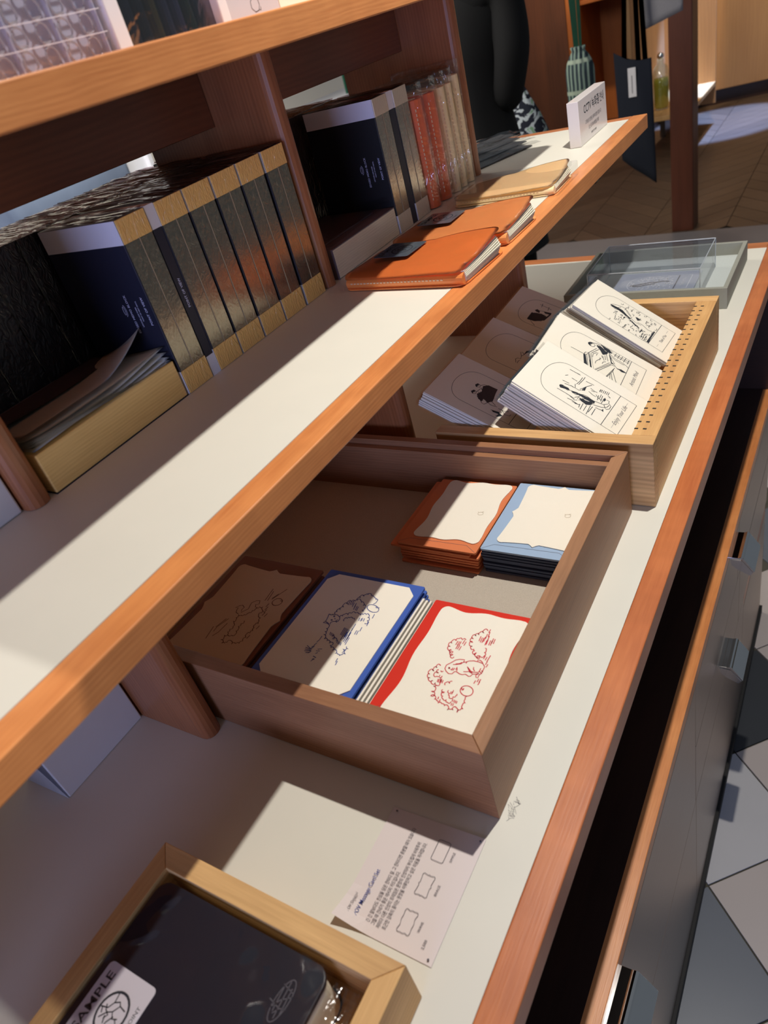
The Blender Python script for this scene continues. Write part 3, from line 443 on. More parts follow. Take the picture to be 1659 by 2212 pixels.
[-12.1,-22.6],[-11.2,-20.9]],[[-12.1,-19.7],[-11.1,-17.2],[-11.2,-12.1]],[[-6.5,-28.9],[-2.9,-28.5],[-6.1,-26.6],[-2.3,-25.5]],[[-5.1,-32.0],[-3.7,-30.2]],[[-5.6,-35.0],[-1.8,-35.9]],[[-4.7,-38.2],[-2.2,-38.1]],[[-4.2,-40.8],
[-3.0,-37.0]]],"leafy":[[[-10.1,-0.8],[-13.9,0.1],[-15.6,3.6],[-15.7,6.0],[-19.3,5.8],[-16.6,8.9],[-13.5,10.6],[-9.8,8.4],[-10.4,5.0],[-8.4,1.6],[-3.9,7.9],[-5.5,12.7],[-6.1,16.2],[-3.0,19.8],[0.9,20.9],[3.1,16.6],[0.0,15.0],
[2.3,11.6]],[[-9.3,-1.8],[-8.0,-2.5],[-7.0,-2.7],[-6.2,-2.4],[-5.8,-1.6],[-4.5,-1.9],[-3.6,-1.8],[-3.3,-1.2],[-3.3,-0.1],[-1.8,-0.2],[-0.8,0.1],[-0.6,1.1],[-1.0,2.4],[-0.2,2.4],[0.2,2.7],[0.3,3.2],[0.0,3.9],[1.6,4.0],[2.5,4.5],
[2.5,5.6],[1.8,7.1],[3.1,7.1],[3.9,7.5],[4.0,8.4],[3.5,9.6],[4.1,10.0],[4.2,10.5],[3.9,11.1],[3.2,11.9],[4.8,11.5],[5.8,11.5],[6.3,12.3],[6.3,13.5],[7.8,12.9],[9.0,12.8],[9.6,13.4],[9.9,14.4],[9.6,13.3],[9.9,12.3],[10.8,11.3],
[12.3,10.4],[13.1,9.7],[13.8,9.3],[14.5,9.3],[15.1,9.5],[14.1,9.3],[13.5,8.9],[13.6,8.1],[14.2,7.0],[12.7,6.8],[11.8,6.2],[11.9,5.0],[12.7,3.4],[13.7,2.1],[14.8,1.2],[16.1,0.8],[17.5,0.9],[16.7,0.0],[16.6,-0.9],[17.3,-2.1],
[18.7,-3.3],[18.4,-4.0],[18.5,-4.7],[19.1,-5.3],[20.0,-6.0],[18.5,-5.8],[17.6,-6.1],[17.3,-6.9],[17.5,-8.2],[17.0,-9.2],[17.1,-10.1],[17.9,-11.2],[19.3,-12.2],[18.8,-13.0],[18.7,-13.8],[19.4,-14.7],[20.5,-15.6],[19.3,-15.9],
[18.6,-16.5],[18.8,-17.5],[19.6,-18.8],[18.1,-18.7],[17.1,-18.9],[16.9,-19.7],[17.1,-21.0],[16.8,-22.0],[17.1,-23.0],[18.0,-23.9],[19.4,-24.7],[17.9,-25.5],[17.3,-26.6],[17.9,-28.1],[19.3,-29.8],[17.8,-30.0],[17.0,-30.5],
[17.0,-31.5],[17.6,-32.9],[16.1,-32.5],[15.0,-32.5],[14.5,-33.1],[14.4,-34.1],[12.4,-33.7],[11.0,-33.8],[10.4,-34.6],[10.3,-36.1],[10.3,-35.0],[9.9,-34.0],[8.9,-33.2],[7.4,-32.6],[5.4,-32.4],[4.1,-32.9],[3.9,-34.0],[4.3,-35.7],
[3.3,-35.5],[2.6,-35.6],[2.4,-36.1],[2.5,-36.9],[1.1,-36.5],[0.1,-36.4],[-0.5,-36.9],[-0.7,-37.8],[0.0,-37.4],[0.3,-36.7],[-0.1,-35.9],[-1.0,-35.0],[-2.1,-34.3],[-3.1,-33.9],[-3.9,-34.1],[-4.6,-34.6],[-3.1,-34.2],[-2.3,-33.4],
[-2.6,-32.2],[-3.6,-30.6],[-3.6,-30.1],[-3.8,-29.6],[-4.4,-29.2],[-5.1,-28.8],[-3.6,-29.2],[-2.5,-29.1],[-2.1,-28.4],[-2.1,-27.2],[-2.1,-26.3],[-2.5,-25.5],[-3.4,-24.8],[-4.6,-24.2],[-3.6,-23.6],[-3.2,-22.9],[-3.7,-21.8],
[-4.8,-20.5],[-3.3,-20.1],[-2.5,-19.3],[-2.8,-18.1],[-3.8,-16.5],[-3.6,-15.4],[-3.8,-14.4],[-4.8,-13.5],[-6.3,-12.6],[-6.6,-11.9],[-7.0,-11.4],[-7.7,-11.1],[-8.5,-10.9],[-7.2,-10.8],[-6.4,-10.3],[-6.5,-9.4],[-7.0,-8.2],[-7.0,-7.4],
[-7.4,-6.7],[-8.1,-6.1],[-9.1,-5.6],[-8.1,-5.4],[-7.5,-5.0],[-7.7,-4.1],[-8.3,-3.1]],[[-2.1,-27.2],[-0.3,-28.0],[1.1,-28.2],[2.0,-27.7],[2.5,-26.7],[4.2,-26.9],[5.4,-26.6],[5.8,-25.7],[5.6,-24.3],[5.8,-23.3],[5.6,-22.3],[4.6,-21.4],
[3.2,-20.5],[4.2,-20.3],[4.7,-19.8],[4.6,-19.1],[4.0,-18.0],[4.0,-17.1],[3.6,-16.3],[2.7,-15.6],[1.5,-15.0],[2.7,-14.5],[3.3,-13.7],[3.0,-12.5],[1.9,-11.1],[3.4,-10.6],[4.2,-9.9],[3.9,-8.6],[2.9,-6.9]],[[24.4,27.6],[25.3,26.5],
[25.9,25.3],[26.0,23.9],[25.7,22.5],[25.0,21.3],[24.0,20.3],[22.6,19.6],[21.2,19.2],[19.7,19.3],[18.2,19.7],[17.0,20.5],[16.0,21.6],[15.4,22.8],[15.3,24.2],[15.6,25.6],[16.3,26.8],[17.3,27.9],[18.7,28.6],[20.1,28.9],[21.7,28.9],
[23.1,28.4],[24.4,27.6]],[[22.6,26.6],[24.6,26.3],[25.8,27.0]],[[-21.7,-37.7],[-24.7,-22.3]],[[-20.0,-27.8],[-20.6,-21.9],[-15.9,-9.1]],[[-17.0,-33.0],[-14.1,-26.9],[-12.9,-14.4]],[[-21.8,-22.3],[-18.3,-9.7]],[[6.1,22.2],
[4.3,39.0]],[[9.1,23.0],[7.0,36.3]],[[12.3,25.5],[19.8,42.5]],[[11.9,27.0],[15.1,34.3]],[[12.9,15.2],[13.4,20.1]],[[14.7,11.0],[15.3,15.9]],[[16.0,7.5],[16.6,12.3]],[[16.7,3.8],[17.3,8.6]],[[20.0,3.1],[20.6,7.9]],[[22.5,-12.8],
[23.1,-8.1]],[[20.9,-25.7],[21.5,-21.2]]],"A":[[[-10.3,91.8],[-8.0,91.1],[-7.3,88.3],[-7.4,85.6],[-6.6,82.0],[-8.2,79.9],[-10.8,80.9],[-10.0,84.4],[-11.5,87.2],[-12.7,89.8],[-10.3,91.8]],[[-9.8,90.7],[-10.3,88.3]],[[-7.2,87.5],
[-8.7,83.2]],[[-8.7,79.7],[-7.0,75.1],[-5.3,70.6],[-5.8,66.9],[-4.0,62.3],[-3.3,57.4],[-2.5,51.6],[-1.8,48.8]],[[-8.9,76.9],[-6.8,73.5],[-6.0,68.5],[-2.6,63.9],[-1.4,59.1],[-2.6,52.4]],[[-9.3,75.9],[-9.5,70.4],[-5.8,66.9]],
[[-14.3,66.5],[-11.1,66.2],[-10.1,59.6],[-13.4,52.9],[-10.9,50.5],[-4.1,48.2]],[[-14.8,69.8],[-10.1,66.7],[-6.2,65.8]],[[-10.8,64.6],[-12.1,58.7],[-14.6,54.1]],[[-9.0,62.8],[-10.4,54.2],[-8.6,49.7]],[[-15.1,64.4],[-8.1,60.5],
[-6.1,54.4],[-5.4,49.4]],[[-12.7,59.3],[-11.4,53.8],[-9.9,50.9]],[[7.5,77.3],[14.8,76.2],[23.2,76.4]],[[8.3,75.1],[20.2,74.1],[26.4,74.2]],[[6.2,78.5],[-0.0,75.7],[0.1,71.3],[2.1,68.7]],[[2.4,70.6],[12.9,66.4],[4.8,65.4],
[3.3,68.3],[6.6,68.0],[11.2,66.5]],[[12.9,66.4],[20.2,62.5]],[[14.2,61.6],[13.3,55.9],[13.8,52.5]],[[11.2,59.4],[12.3,55.4]],[[7.6,61.3],[5.8,54.4],[6.3,51.0]],[[9.4,52.4],[5.8,47.3],[6.3,44.0]],[[10.9,49.5],[2.5,47.6]],[[14.5,47.5],
[6.4,46.7]],[[13.7,45.4],[3.6,43.7]],[[10.9,42.4],[1.1,41.8]],[[-2.1,49.1],[-0.4,44.6],[1.0,39.1],[6.4,35.2]],[[-8.4,48.1],[-6.7,43.6],[-4.3,38.5],[0.1,34.3],[5.6,33.2]],[[-10.6,44.5],[-9.8,39.6],[-8.4,35.5]],[[-9.0,37.4],
[-9.9,34.8],[-6.4,36.3]],[[1.6,38.5],[-1.8,36.1],[-3.6,33.6],[0.0,30.8],[5.7,31.0]],[[11.3,39.1],[11.8,35.8],[8.1,35.1],[5.9,31.5]],[[18.9,40.5],[18.0,37.0]],[[12.9,41.9],[10.4,40.0],[6.7,40.6]],[[-22.6,75.8],[-21.3,70.3],
[-21.8,66.6],[-22.0,61.2]],[[-16.4,77.0],[-18.8,67.9],[-16.3,65.6]],[[0.2,92.8],[1.5,84.4]],[[-0.3,81.8],[-0.6,76.3]],[[-3.0,88.6],[0.1,78.4]],[[10.1,93.8],[13.5,91.4]],[[12.3,85.9],[12.3,78.6]],[[24.1,94.0],[25.0,79.9]],
[[24.4,87.8],[25.4,81.0]],[[20.7,70.8],[22.1,60.6]],[[-19.8,60.5],[-26.0,59.4]],[[-15.7,58.0],[-27.7,56.9]],[[-15.6,53.6],[-26.6,53.1]],[[-11.9,50.1],[-29.0,48.5]],[[-12.0,47.4],[-24.3,48.0]],[[-12.6,43.7],[-25.6,43.1]],[[-23.7,65.7],
[-20.8,60.0]],[[-17.0,91.7],[-16.5,81.3],[-16.8,68.9]],[[-23.2,69.4],[-22.3,62.9]],[[17.1,50.9],[22.6,51.4]],[[17.7,48.9],[23.2,49.5]],[[18.2,46.9],[23.7,47.5]],[[18.8,44.9],[24.3,45.5]],[[19.4,42.9],[24.9,43.5]],[[19.9,41.0],
[25.4,41.5]],[[18.9,52.1],[18.1,50.1]],[[21.2,51.3],[20.5,49.4]],[[18.3,38.9],[17.5,37.0]]],"B":[[[20.5,86.8],[23.9,84.8],[24.8,81.4],[22.5,77.7],[18.7,78.0],[16.3,80.3],[16.5,83.3],[17.9,86.0],[20.5,86.8]],[[20.6,86.1],[21.0,81.7]],
[[18.8,85.1],[18.3,81.6]],[[24.8,81.4],[28.1,76.3],[28.5,71.9],[29.7,65.5],[29.7,60.2],[28.1,53.8]],[[25.3,76.3],[21.9,73.0],[20.2,68.0],[15.2,63.6],[13.0,64.4],[18.0,68.8],[23.2,75.6]],[[27.1,74.5],[24.5,67.8],[21.8,62.5]],
[[26.4,71.3],[24.2,65.4],[24.2,60.2],[19.4,59.6],[17.0,61.9],[21.7,63.9]],[[26.2,72.8],[21.5,65.4]],[[-7.0,85.0],[-1.1,83.9],[0.3,80.6],[-4.5,81.3],[-7.0,85.0]],[[-7.0,85.0],[-30.9,76.4],[-30.2,72.0]],[[-6.8,82.8],[-30.5,74.8]],
[[-4.5,81.3],[-29.7,71.4]],[[-8.1,83.5],[-29.4,76.2]],[[0.3,80.6],[-30.8,67.5]],[[1.1,79.8],[-30.1,66.2],[-30.3,63.3],[1.8,49.4]],[[0.3,80.6],[18.0,74.1]],[[2.2,77.5],[-26.0,65.3],[4.2,52.2]],[[3.3,77.1],[18.3,71.2]],[[-29.1,65.8],
[3.9,49.9]],[[-3.2,73.6],[3.5,74.9],[9.1,72.1],[10.4,69.6]],[[3.9,70.6],[8.2,70.4]],[[-12.4,67.2],[-7.9,67.8],[2.4,64.3],[-1.8,64.5]],[[3.3,66.0],[3.0,63.7]],[[-5.5,59.7],[-1.3,59.5],[2.1,56.8]],[[9.9,63.5],[2.4,59.1]],[[13.3,61.5],
[5.2,57.7]],[[17.2,60.4],[5.5,54.8]],[[9.8,64.9],[5.8,62.3]],[[21.8,57.3],[4.9,50.2],[4.4,44.2]],[[22.7,59.0],[18.3,48.8],[18.1,39.9],[17.5,35.3]],[[18.7,56.4],[15.3,46.5],[15.4,35.4]],[[19.1,57.2],[11.8,50.0],[6.9,45.7]],
[[16.9,35.8],[16.8,32.1],[13.7,28.7]],[[1.8,49.4],[3.4,43.9],[0.6,40.2],[3.7,35.9],[3.1,31.4],[2.7,28.0]],[[1.8,39.1],[-0.4,34.8],[2.2,29.7]],[[-0.2,43.7],[-30.5,49.6],[-28.8,42.9]],[[-2.1,44.2],[-8.6,44.2],[-33.1,30.9]],
[[-8.6,44.2],[-29.3,48.4]],[[-15.4,45.9],[-27.8,43.1],[-27.3,47.6]],[[-14.3,44.8],[-30.3,38.1]],[[-7.2,102.6],[-6.5,85.9]],[[-31.7,62.1],[-33.7,27.9]],[[26.0,53.2],[27.7,30.5]],[[23.6,50.3],[23.9,30.3]],[[29.6,49.7],[21.9,50.6]],
[[30.0,45.4],[21.3,45.9]],[[30.5,41.0],[21.1,42.2]],[[30.9,36.6],[20.5,37.5]],[[30.3,32.0],[20.5,32.3]]],"C":[[[7.7,99.5],[2.9,98.0],[3.2,94.5],[1.3,90.4],[4.0,86.5],[5.2,83.6],[3.3,79.6],[1.3,75.6],[-1.9,71.2],[-1.9,67.9]],
[[5.7,84.7],[6.1,79.0],[1.9,72.6],[-1.3,68.1]],[[7.3,83.6],[6.4,77.5],[0.4,69.6]],[[-1.3,68.1],[5.8,65.8]],[[-1.9,67.9],[-3.0,62.7],[-5.8,56.8],[-9.2,49.9]],[[1.8,66.0],[-0.9,58.5],[0.1,49.9]],[[2.2,56.3],[3.4,50.2],[1.7,44.8],
[-0.7,39.9],[0.1,35.3]],[[9.3,98.4],[14.9,90.5],[17.3,84.8],[16.9,79.6]],[[5.8,95.4],[8.2,89.7],[14.9,86.4]],[[16.9,79.6],[10.3,74.8],[6.0,68.3]],[[15.9,77.6],[11.3,72.7],[6.8,67.8]],[[5.0,30.5],[-5.5,30.2],[-29.9,30.0]],
[[4.3,31.1],[-30.4,29.0]],[[4.7,32.0],[-30.2,31.5]],[[1.4,35.8],[1.2,33.3],[-7.8,31.9]],[[-12.9,52.6],[-9.9,50.5],[-18.0,48.4],[-10.6,47.0]],[[-17.7,46.9],[-10.8,44.5],[-6.6,46.8]],[[-13.0,42.2],[-27.6,41.1]],[[-14.4,39.3],
[-29.0,38.3]],[[-15.8,36.4],[-30.3,35.4]],[[-26.8,76.2],[-25.2,75.8],[-24.5,74.9],[-25.3,74.1],[-26.9,73.8]],[[27.2,41.8],[25.3,42.6],[25.2,43.8],[26.7,44.7],[29.1,44.6]],[[-24.3,42.6],[-23.7,41.6],[-24.6,40.7],[-26.6,40.5],
[-28.3,41.1]],[[11.1,42.8],[9.4,42.9],[8.1,43.5],[8.1,44.4],[9.3,45.0]],[[-18.0,35.9],[-19.7,35.2],[-22.1,35.4],[-23.6,36.4],[-23.4,37.6]],[[25.7,61.9],[26.9,62.7],[29.0,62.9],[30.7,62.1],[31.1,61.1]],[[-19.2,66.8],[-20.6,66.0],
[-22.7,66.0],[-24.3,66.8],[-24.4,67.9]],[[-26.1,35.8],[-28.6,35.5],[-30.9,36.2],[-31.6,37.6],[-30.3,38.7]],[[22.4,34.9],[21.2,36.1],[21.9,37.3],[24.2,37.7],[26.5,37.2]],[[18.5,39.1],[16.8,39.3],[15.8,40.1],[16.1,40.9],[17.5,41.3]],
[[27.5,79.9],[27.8,79.1],[26.7,78.4],[24.9,78.3],[23.6,78.9]],[[26.0,86.5],[23.7,86.5],[22.0,87.3],[21.9,88.5],[23.5,89.3]],[[-18.0,80.7],[-19.6,81.5],[-19.7,82.7],[-18.2,83.5],[-16.0,83.5]],[[-7.1,64.9],[-4.9,64.4],[-4.0,63.3],
[-4.8,62.2],[-6.9,61.9]],[[-10.8,56.0],[-8.0,56.1],[-5.7,55.2],[-5.2,53.8],[-6.8,52.7]],[[-30.2,57.9],[-30.1,58.7],[-28.9,59.2],[-27.4,59.1],[-26.4,58.4]],[[-16.2,64.7],[-15.1,64.3],[-14.8,63.7],[-15.3,63.2],[-16.5,63.1]],
[[8.7,55.8],[9.7,56.9],[11.9,57.3],[14.1,56.7],[14.9,55.5]],[[-7.9,41.2],[-9.1,41.3],[-9.8,41.9],[-9.6,42.5],[-8.6,42.8]],[[-20.2,77.2],[-19.8,78.3],[-18.0,78.8],[-15.8,78.5],[-14.7,77.5]],[[-23.5,66.2],[-22.6,66.9],[-21.0,67.0],
[-19.6,66.5],[-19.3,65.6]],[[-20.3,49.2],[-21.0,50.0],[-20.4,50.8],[-18.9,51.0],[-17.3,50.6]],[[-20.4,80.1],[-22.6,80.6],[-23.5,81.8],[-22.6,82.9],[-20.4,83.3]],[[-31.9,67.0],[-29.6,67.6],[-27.1,67.2],[-25.7,66.0],[-26.4,64.7]],
[[-11.7,32.6],[-11.8,33.4],[-10.8,33.9],[-9.3,33.8],[-8.3,33.3]],[[5.8,39.4],[6.7,40.7],[9.0,41.1],[11.5,40.5],[12.5,39.2]],[[-8.4,73.9],[-7.1,74.6],[-5.2,74.6],[-3.8,73.9],[-3.8,72.9]],[[-16.2,37.9],[-13.9,38.0],[-12.1,37.1],
[-11.8,36.0],[-13.3,35.1]],[[-2.8,78.4],[-4.4,78.5],[-5.3,79.2],[-5.0,80.0],[-3.6,80.4]],[[27.9,62.5],[25.2,62.7],[23.4,63.7],[23.5,65.1],[25.6,65.9]],[[15.4,31.4],[13.6,30.3],[10.8,30.3],[8.6,31.4],[8.4,32.8]],[[24.4,36.6],
[24.7,35.9],[24.1,35.4],[22.9,35.3],[21.9,35.7]],[[-10.2,88.8],[-7.8,88.9],[-6.0,88.1],[-5.9,86.9],[-7.4,86.0]],[[25.2,60.8],[24.5,60.1],[22.9,59.9],[21.4,60.3],[20.9,61.1]],[[18.8,81.3],[18.4,80.2],[16.6,79.6],[14.5,79.9],
[13.3,80.9]],[[-27.6,42.0],[-27.8,42.7],[-27.0,43.1],[-25.8,43.1],[-24.9,42.7]],[[-24.6,74.8],[-22.9,75.2],[-21.1,74.8],[-20.4,73.8],[-21.1,73.0]],[[-30.4,65.3],[-29.5,66.3],[-27.4,66.6],[-25.5,66.0],[-24.9,64.9]],[[-10.5,86.2],
[-9.1,86.1],[-8.3,85.5],[-8.4,84.8],[-9.5,84.4]],[[27.0,52.8],[26.1,53.3],[26.2,54.0],[27.3,54.4],[28.7,54.3]],[[-25.1,65.8],[-23.7,66.8],[-21.3,67.0],[-19.2,66.2],[-18.8,64.9]],[[8.0,40.6],[9.0,41.4],[10.9,41.6],[12.6,41.0],
[13.0,40.0]],[[-20.3,56.1],[-19.2,55.3],[-19.6,54.3],[-21.1,53.9],[-23.0,54.2]],[[21.8,74.2],[23.0,73.3],[22.6,72.2],[20.7,71.7],[18.6,72.0]],[[-26.2,88.2],[-27.2,87.4],[-29.0,87.2],[-30.6,87.8],[-30.9,88.8]],[[-15.6,76.7],
[-15.8,76.0],[-16.9,75.6],[-18.3,75.8],[-19.0,76.4]],[[-24.7,41.1],[-23.0,40.1],[-23.0,38.8],[-24.9,38.0],[-27.4,38.2]],[[10.7,47.1],[12.0,46.9],[12.6,46.2],[12.2,45.6],[10.9,45.3]],[[-20.8,42.5],[-18.1,42.0],[-16.7,40.7],
[-17.5,39.4],[-19.9,38.8]],[[18.8,44.4],[16.5,45.1],[15.6,46.3],[16.7,47.4],[19.1,47.7]],[[-25.2,33.1],[-24.9,33.8],[-23.9,34.0],[-22.7,33.8],[-22.1,33.2]],[[-29.0,46.3],[-29.9,46.9],[-29.8,47.7],[-28.6,48.2],[-27.0,48.0]],
[[27.2,51.3],[28.4,52.0],[30.3,52.0],[31.7,51.3],[31.9,50.4]],[[-6.9,73.9],[-5.6,74.0],[-4.5,73.7],[-4.2,73.0],[-4.9,72.4]],[[-12.9,43.7],[-10.6,43.8],[-8.7,42.9],[-8.4,41.7],[-9.9,40.9]],[[-17.8,56.2],[-19.9,57.1],[-20.2,58.5],
[-18.4,59.5],[-15.7,59.5]],[[-28.8,57.1],[-29.0,57.9],[-28.2,58.5],[-26.7,58.5],[-25.6,58.0]],[[29.3,64.2],[27.7,64.2],[26.5,64.7],[26.3,65.6],[27.4,66.1]],[[-12.6,85.7],[-12.4,84.8],[-13.5,84.2],[-15.2,84.1],[-16.5,84.8]],
[[-10.5,59.7],[-11.0,58.7],[-12.7,58.3],[-14.6,58.7],[-15.5,59.6]],[[20.5,42.3],[21.4,41.3],[20.7,40.3],[18.7,40.0],[16.8,40.5]],[[-29.0,32.5],[-29.7,33.4],[-28.9,34.3],[-27.1,34.5],[-25.4,34.0]],[[-2.1,88.7],[-1.4,88.1],
[-1.7,87.3],[-3.1,87.0],[-4.5,87.2]],[[-9.0,73.5],[-11.3,73.9],[-12.4,75.0],[-11.7,76.2],[-9.5,76.7]],[[-3.4,80.0],[-1.9,79.1],[-2.1,77.9],[-3.8,77.3],[-6.0,77.4]],[[-5.8,67.0],[-4.3,66.7],[-3.6,66.0],[-4.0,65.2],[-5.4,64.9]],
[[-17.3,43.3],[-16.9,42.5],[-17.8,41.8],[-19.3,41.7],[-20.7,42.3]],[[13.7,68.8],[15.3,67.8],[15.1,66.5],[13.1,65.8],[10.6,66.0]],[[13.3,53.9],[12.2,54.6],[12.3,55.5],[13.7,56.0],[15.5,55.8]],[[11.4,45.9],[12.4,47.1],[14.8,47.4],
[17.1,46.7],[17.8,45.4]],[[-8.0,77.5],[-10.6,77.6],[-12.5,78.6],[-12.4,80.0],[-10.4,80.9]],[[20.3,70.6],[21.3,71.8],[23.8,72.2],[26.2,71.6],[27.0,70.3]],[[-3.5,75.3],[-3.2,74.2],[-4.5,73.4],[-6.7,73.4],[-8.3,74.1]],[[19.6,79.9],
[21.8,79.7],[23.0,78.7],[22.6,77.7],[20.7,77.1]],[[0.0,86.0],[-2.5,86.0],[-4.4,86.9],[-4.5,88.2],[-2.7,89.2]]],"D":[[[6.9,92.3],[10.5,91.2],[10.5,86.2],[5.7,85.9],[4.5,90.2],[6.9,92.3]],[[-7.3,91.2],[-3.2,89.3],[-3.8,85.2],
[-8.5,84.8],[-10.0,88.4],[-7.3,91.2]],[[7.5,91.7],[8.1,87.0]],[[-6.7,90.5],[-6.1,85.9]],[[10.5,86.2],[14.8,83.4],[15.9,78.1],[15.9,72.2],[17.7,66.2]],[[-3.8,85.2],[3.9,84.0],[5.7,80.0],[11.1,77.7]],[[-10.8,81.7],[-13.1,76.7],
[-18.3,71.3],[-18.8,68.2],[-13.6,65.9]],[[-2.6,83.8],[-6.7,77.0],[-7.8,70.6],[-7.8,62.9]],[[-0.8,81.7],[-1.4,74.7],[-2.0,67.6]],[[8.7,82.4],[7.5,76.0],[2.8,66.0],[-0.8,62.4]],[[0.4,76.5],[8.1,77.3],[8.7,80.5]],[[-7.2,69.9],
[3.4,69.2],[8.7,74.6]],[[-2.0,79.2],[-8.5,79.0],[-13.7,71.7]],[[13.5,76.9],[8.7,70.7],[9.9,65.5]],[[8.7,72.7],[6.3,65.7]],[[-11.9,67.7],[-14.2,60.9],[-12.4,53.1]],[[-7.8,62.9],[-11.3,55.6]],[[-6.7,82.7],[-10.2,73.3],[-11.3,65.1]],
[[6.9,84.5],[1.6,79.0],[-2.6,72.2]],[[-22.2,57.1],[-20.4,49.4],[-17.5,44.1]],[[-28.4,47.6],[-23.2,45.3],[-20.4,49.4]],[[-13.0,46.2],[-18.7,39.9],[-16.9,34.1],[-13.5,33.7]],[[-13.6,50.7],[-13.5,43.1],[-10.6,37.9]]],"E":[[[-17.0,67.4],
[-11.1,70.9],[-7.3,69.1],[-7.0,65.0],[-1.4,66.7],[3.3,64.8],[11.9,64.7],[15.6,56.9]],[[-1.4,66.7],[5.6,71.3],[6.6,68.6],[3.3,64.8]],[[-17.2,65.2],[-12.6,65.9],[-10.0,64.6]],[[9.9,62.7],[14.8,63.0],[18.1,57.1]],[[11.1,63.3],
[14.3,56.3]]],"F":[[[4.6,95.1],[8.0,93.1],[6.8,89.1],[8.9,83.2],[7.9,75.9],[11.7,71.9]],[[-5.2,97.5],[-1.0,91.4],[0.8,83.1],[-2.9,76.9]],[[-20.5,96.3],[-2.5,96.5]],[[-22.0,95.6],[-15.1,77.2],[-1.1,74.3],[10.9,71.5]],[[-17.8,95.3],
[-12.4,76.1]],[[-12.0,95.6],[-8.1,75.7]],[[-7.7,95.3],[-4.5,76.2]],[[-4.3,93.3],[-2.0,84.1]],[[-15.7,95.1],[-10.3,75.9]],[[3.1,94.4],[4.6,89.3]],[[-14.7,96.7],[-8.4,79.0]],[[-5.6,95.1],[-9.0,85.6]],[[-1.9,89.8],[-11.2,80.1]],
[[-1.3,83.3],[1.7,78.9],[-1.1,74.3]],[[21.6,94.5],[20.4,81.3],[18.8,74.9]],[[25.6,91.7],[16.5,89.9]],[[23.2,80.3],[14.1,78.6]],[[-22.7,90.8],[-29.6,80.9]]],"fills":{"A":[[[-9.7,92.1],[-6.8,89.0],[-8.2,87.0],[-6.8,81.4],[-9.5,79.3],
[-10.2,82.5],[-13.2,89.6]],[[-8.4,77.2],[-4.3,67.5],[-2.3,57.8],[-1.8,48.8],[-5.5,48.1],[-7.6,57.2],[-7.3,66.2],[-9.0,74.2]],[[5.6,67.6],[13.4,66.6],[5.1,65.1],[2.4,68.4]],[[-11.5,65.2],[-8.4,55.1],[-3.7,49.3],[-12.0,50.9],
[-15.2,54.7],[-14.2,62.1]],[[-9.0,37.4],[-5.9,36.5],[-10.4,34.6]],[[10.9,42.4],[13.3,41.5],[9.0,39.9],[5.6,41.0]]],"B":[[[20.7,87.0],[24.7,82.8],[23.8,81.0],[19.7,83.6],[16.7,81.9],[17.1,85.4]],[[-7.2,84.9],[-6.2,82.3],[-17.6,77.3],
[-29.9,71.7],[-30.2,76.3]],[[25.3,76.3],[25.3,71.0],[21.8,62.5],[24.2,60.2],[17.8,59.8],[12.6,63.5],[18.0,68.8]],[[30.6,72.6],[29.7,60.2],[25.4,53.8],[22.9,57.6],[23.3,63.7]],[[19.1,57.2],[15.2,53.2],[7.5,50.2],[6.3,46.2],
[4.4,50.1]],[[0.9,42.5],[3.7,35.9],[2.4,28.3],[-0.2,32.7],[0.8,38.8]],[[-0.0,78.3],[-13.0,72.9],[-30.1,66.2],[-30.8,67.5],[-14.4,74.2]]],"C":[[[7.3,99.7],[3.4,97.0],[3.6,86.4],[7.1,84.3],[0.6,72.1],[-1.9,67.9],[1.5,65.9],
[4.4,73.5],[9.6,82.0],[9.5,86.1],[2.5,90.9]],[[-1.9,67.9],[-4.9,58.7],[-8.4,49.4],[-9.9,50.5],[-8.1,58.4]],[[5.6,30.7],[-8.7,30.0],[-29.8,29.2],[-30.0,31.9],[-9.8,32.0],[2.7,32.2]],[[-17.7,46.9],[-6.8,46.3],[-10.8,44.5],[-18.8,45.8]],
[[11.8,63.0],[13.6,60.3],[11.9,54.8],[6.0,57.7]]],"D":[[[7.5,92.6],[11.4,91.1],[10.8,86.9],[8.7,89.3],[3.9,88.9],[4.7,91.0]],[[-7.4,91.3],[-2.6,89.6],[-3.8,86.1],[-6.4,88.2],[-10.8,87.5]],[[-7.3,83.4],[0.4,80.4],[11.1,83.6],
[17.2,78.6],[17.7,66.2],[8.7,64.9],[-6.6,61.6],[-13.6,65.9],[-9.6,72.7],[-16.0,72.5],[-14.3,78.1]],[[-21.6,56.4],[-19.3,48.1],[-22.6,40.8],[-28.9,46.4],[-22.7,46.5],[-23.9,53.5]]],"E":[[[2.1,65.3],[12.2,65.4],[17.2,57.1],
[14.2,55.2],[9.9,62.7]]],"F":[[[-21.1,97.2],[-4.2,97.4],[1.9,83.0],[-1.1,74.3],[12.2,72.1],[7.5,70.6],[-10.6,73.5],[-20.6,85.0],[-22.3,95.5]],[[4.3,95.5],[8.4,93.3],[6.3,88.3],[1.3,86.7],[2.1,92.8]],[[8.9,83.2],[11.7,71.9],
[6.6,71.9],[5.4,79.4]]]}}''')
ZC, ZM, ZT = 0.91, 1.1789, 1.4258          # counter top, middle shelf top, top shelf top
random.seed(4)
R_ = random.Random(11)

# ------------------------------------------------------------ setting: floor, walls
floor = struct('floor', box(-4.2, 1.6, -1.0, 9.3, -.05, -.004), M['grout'])
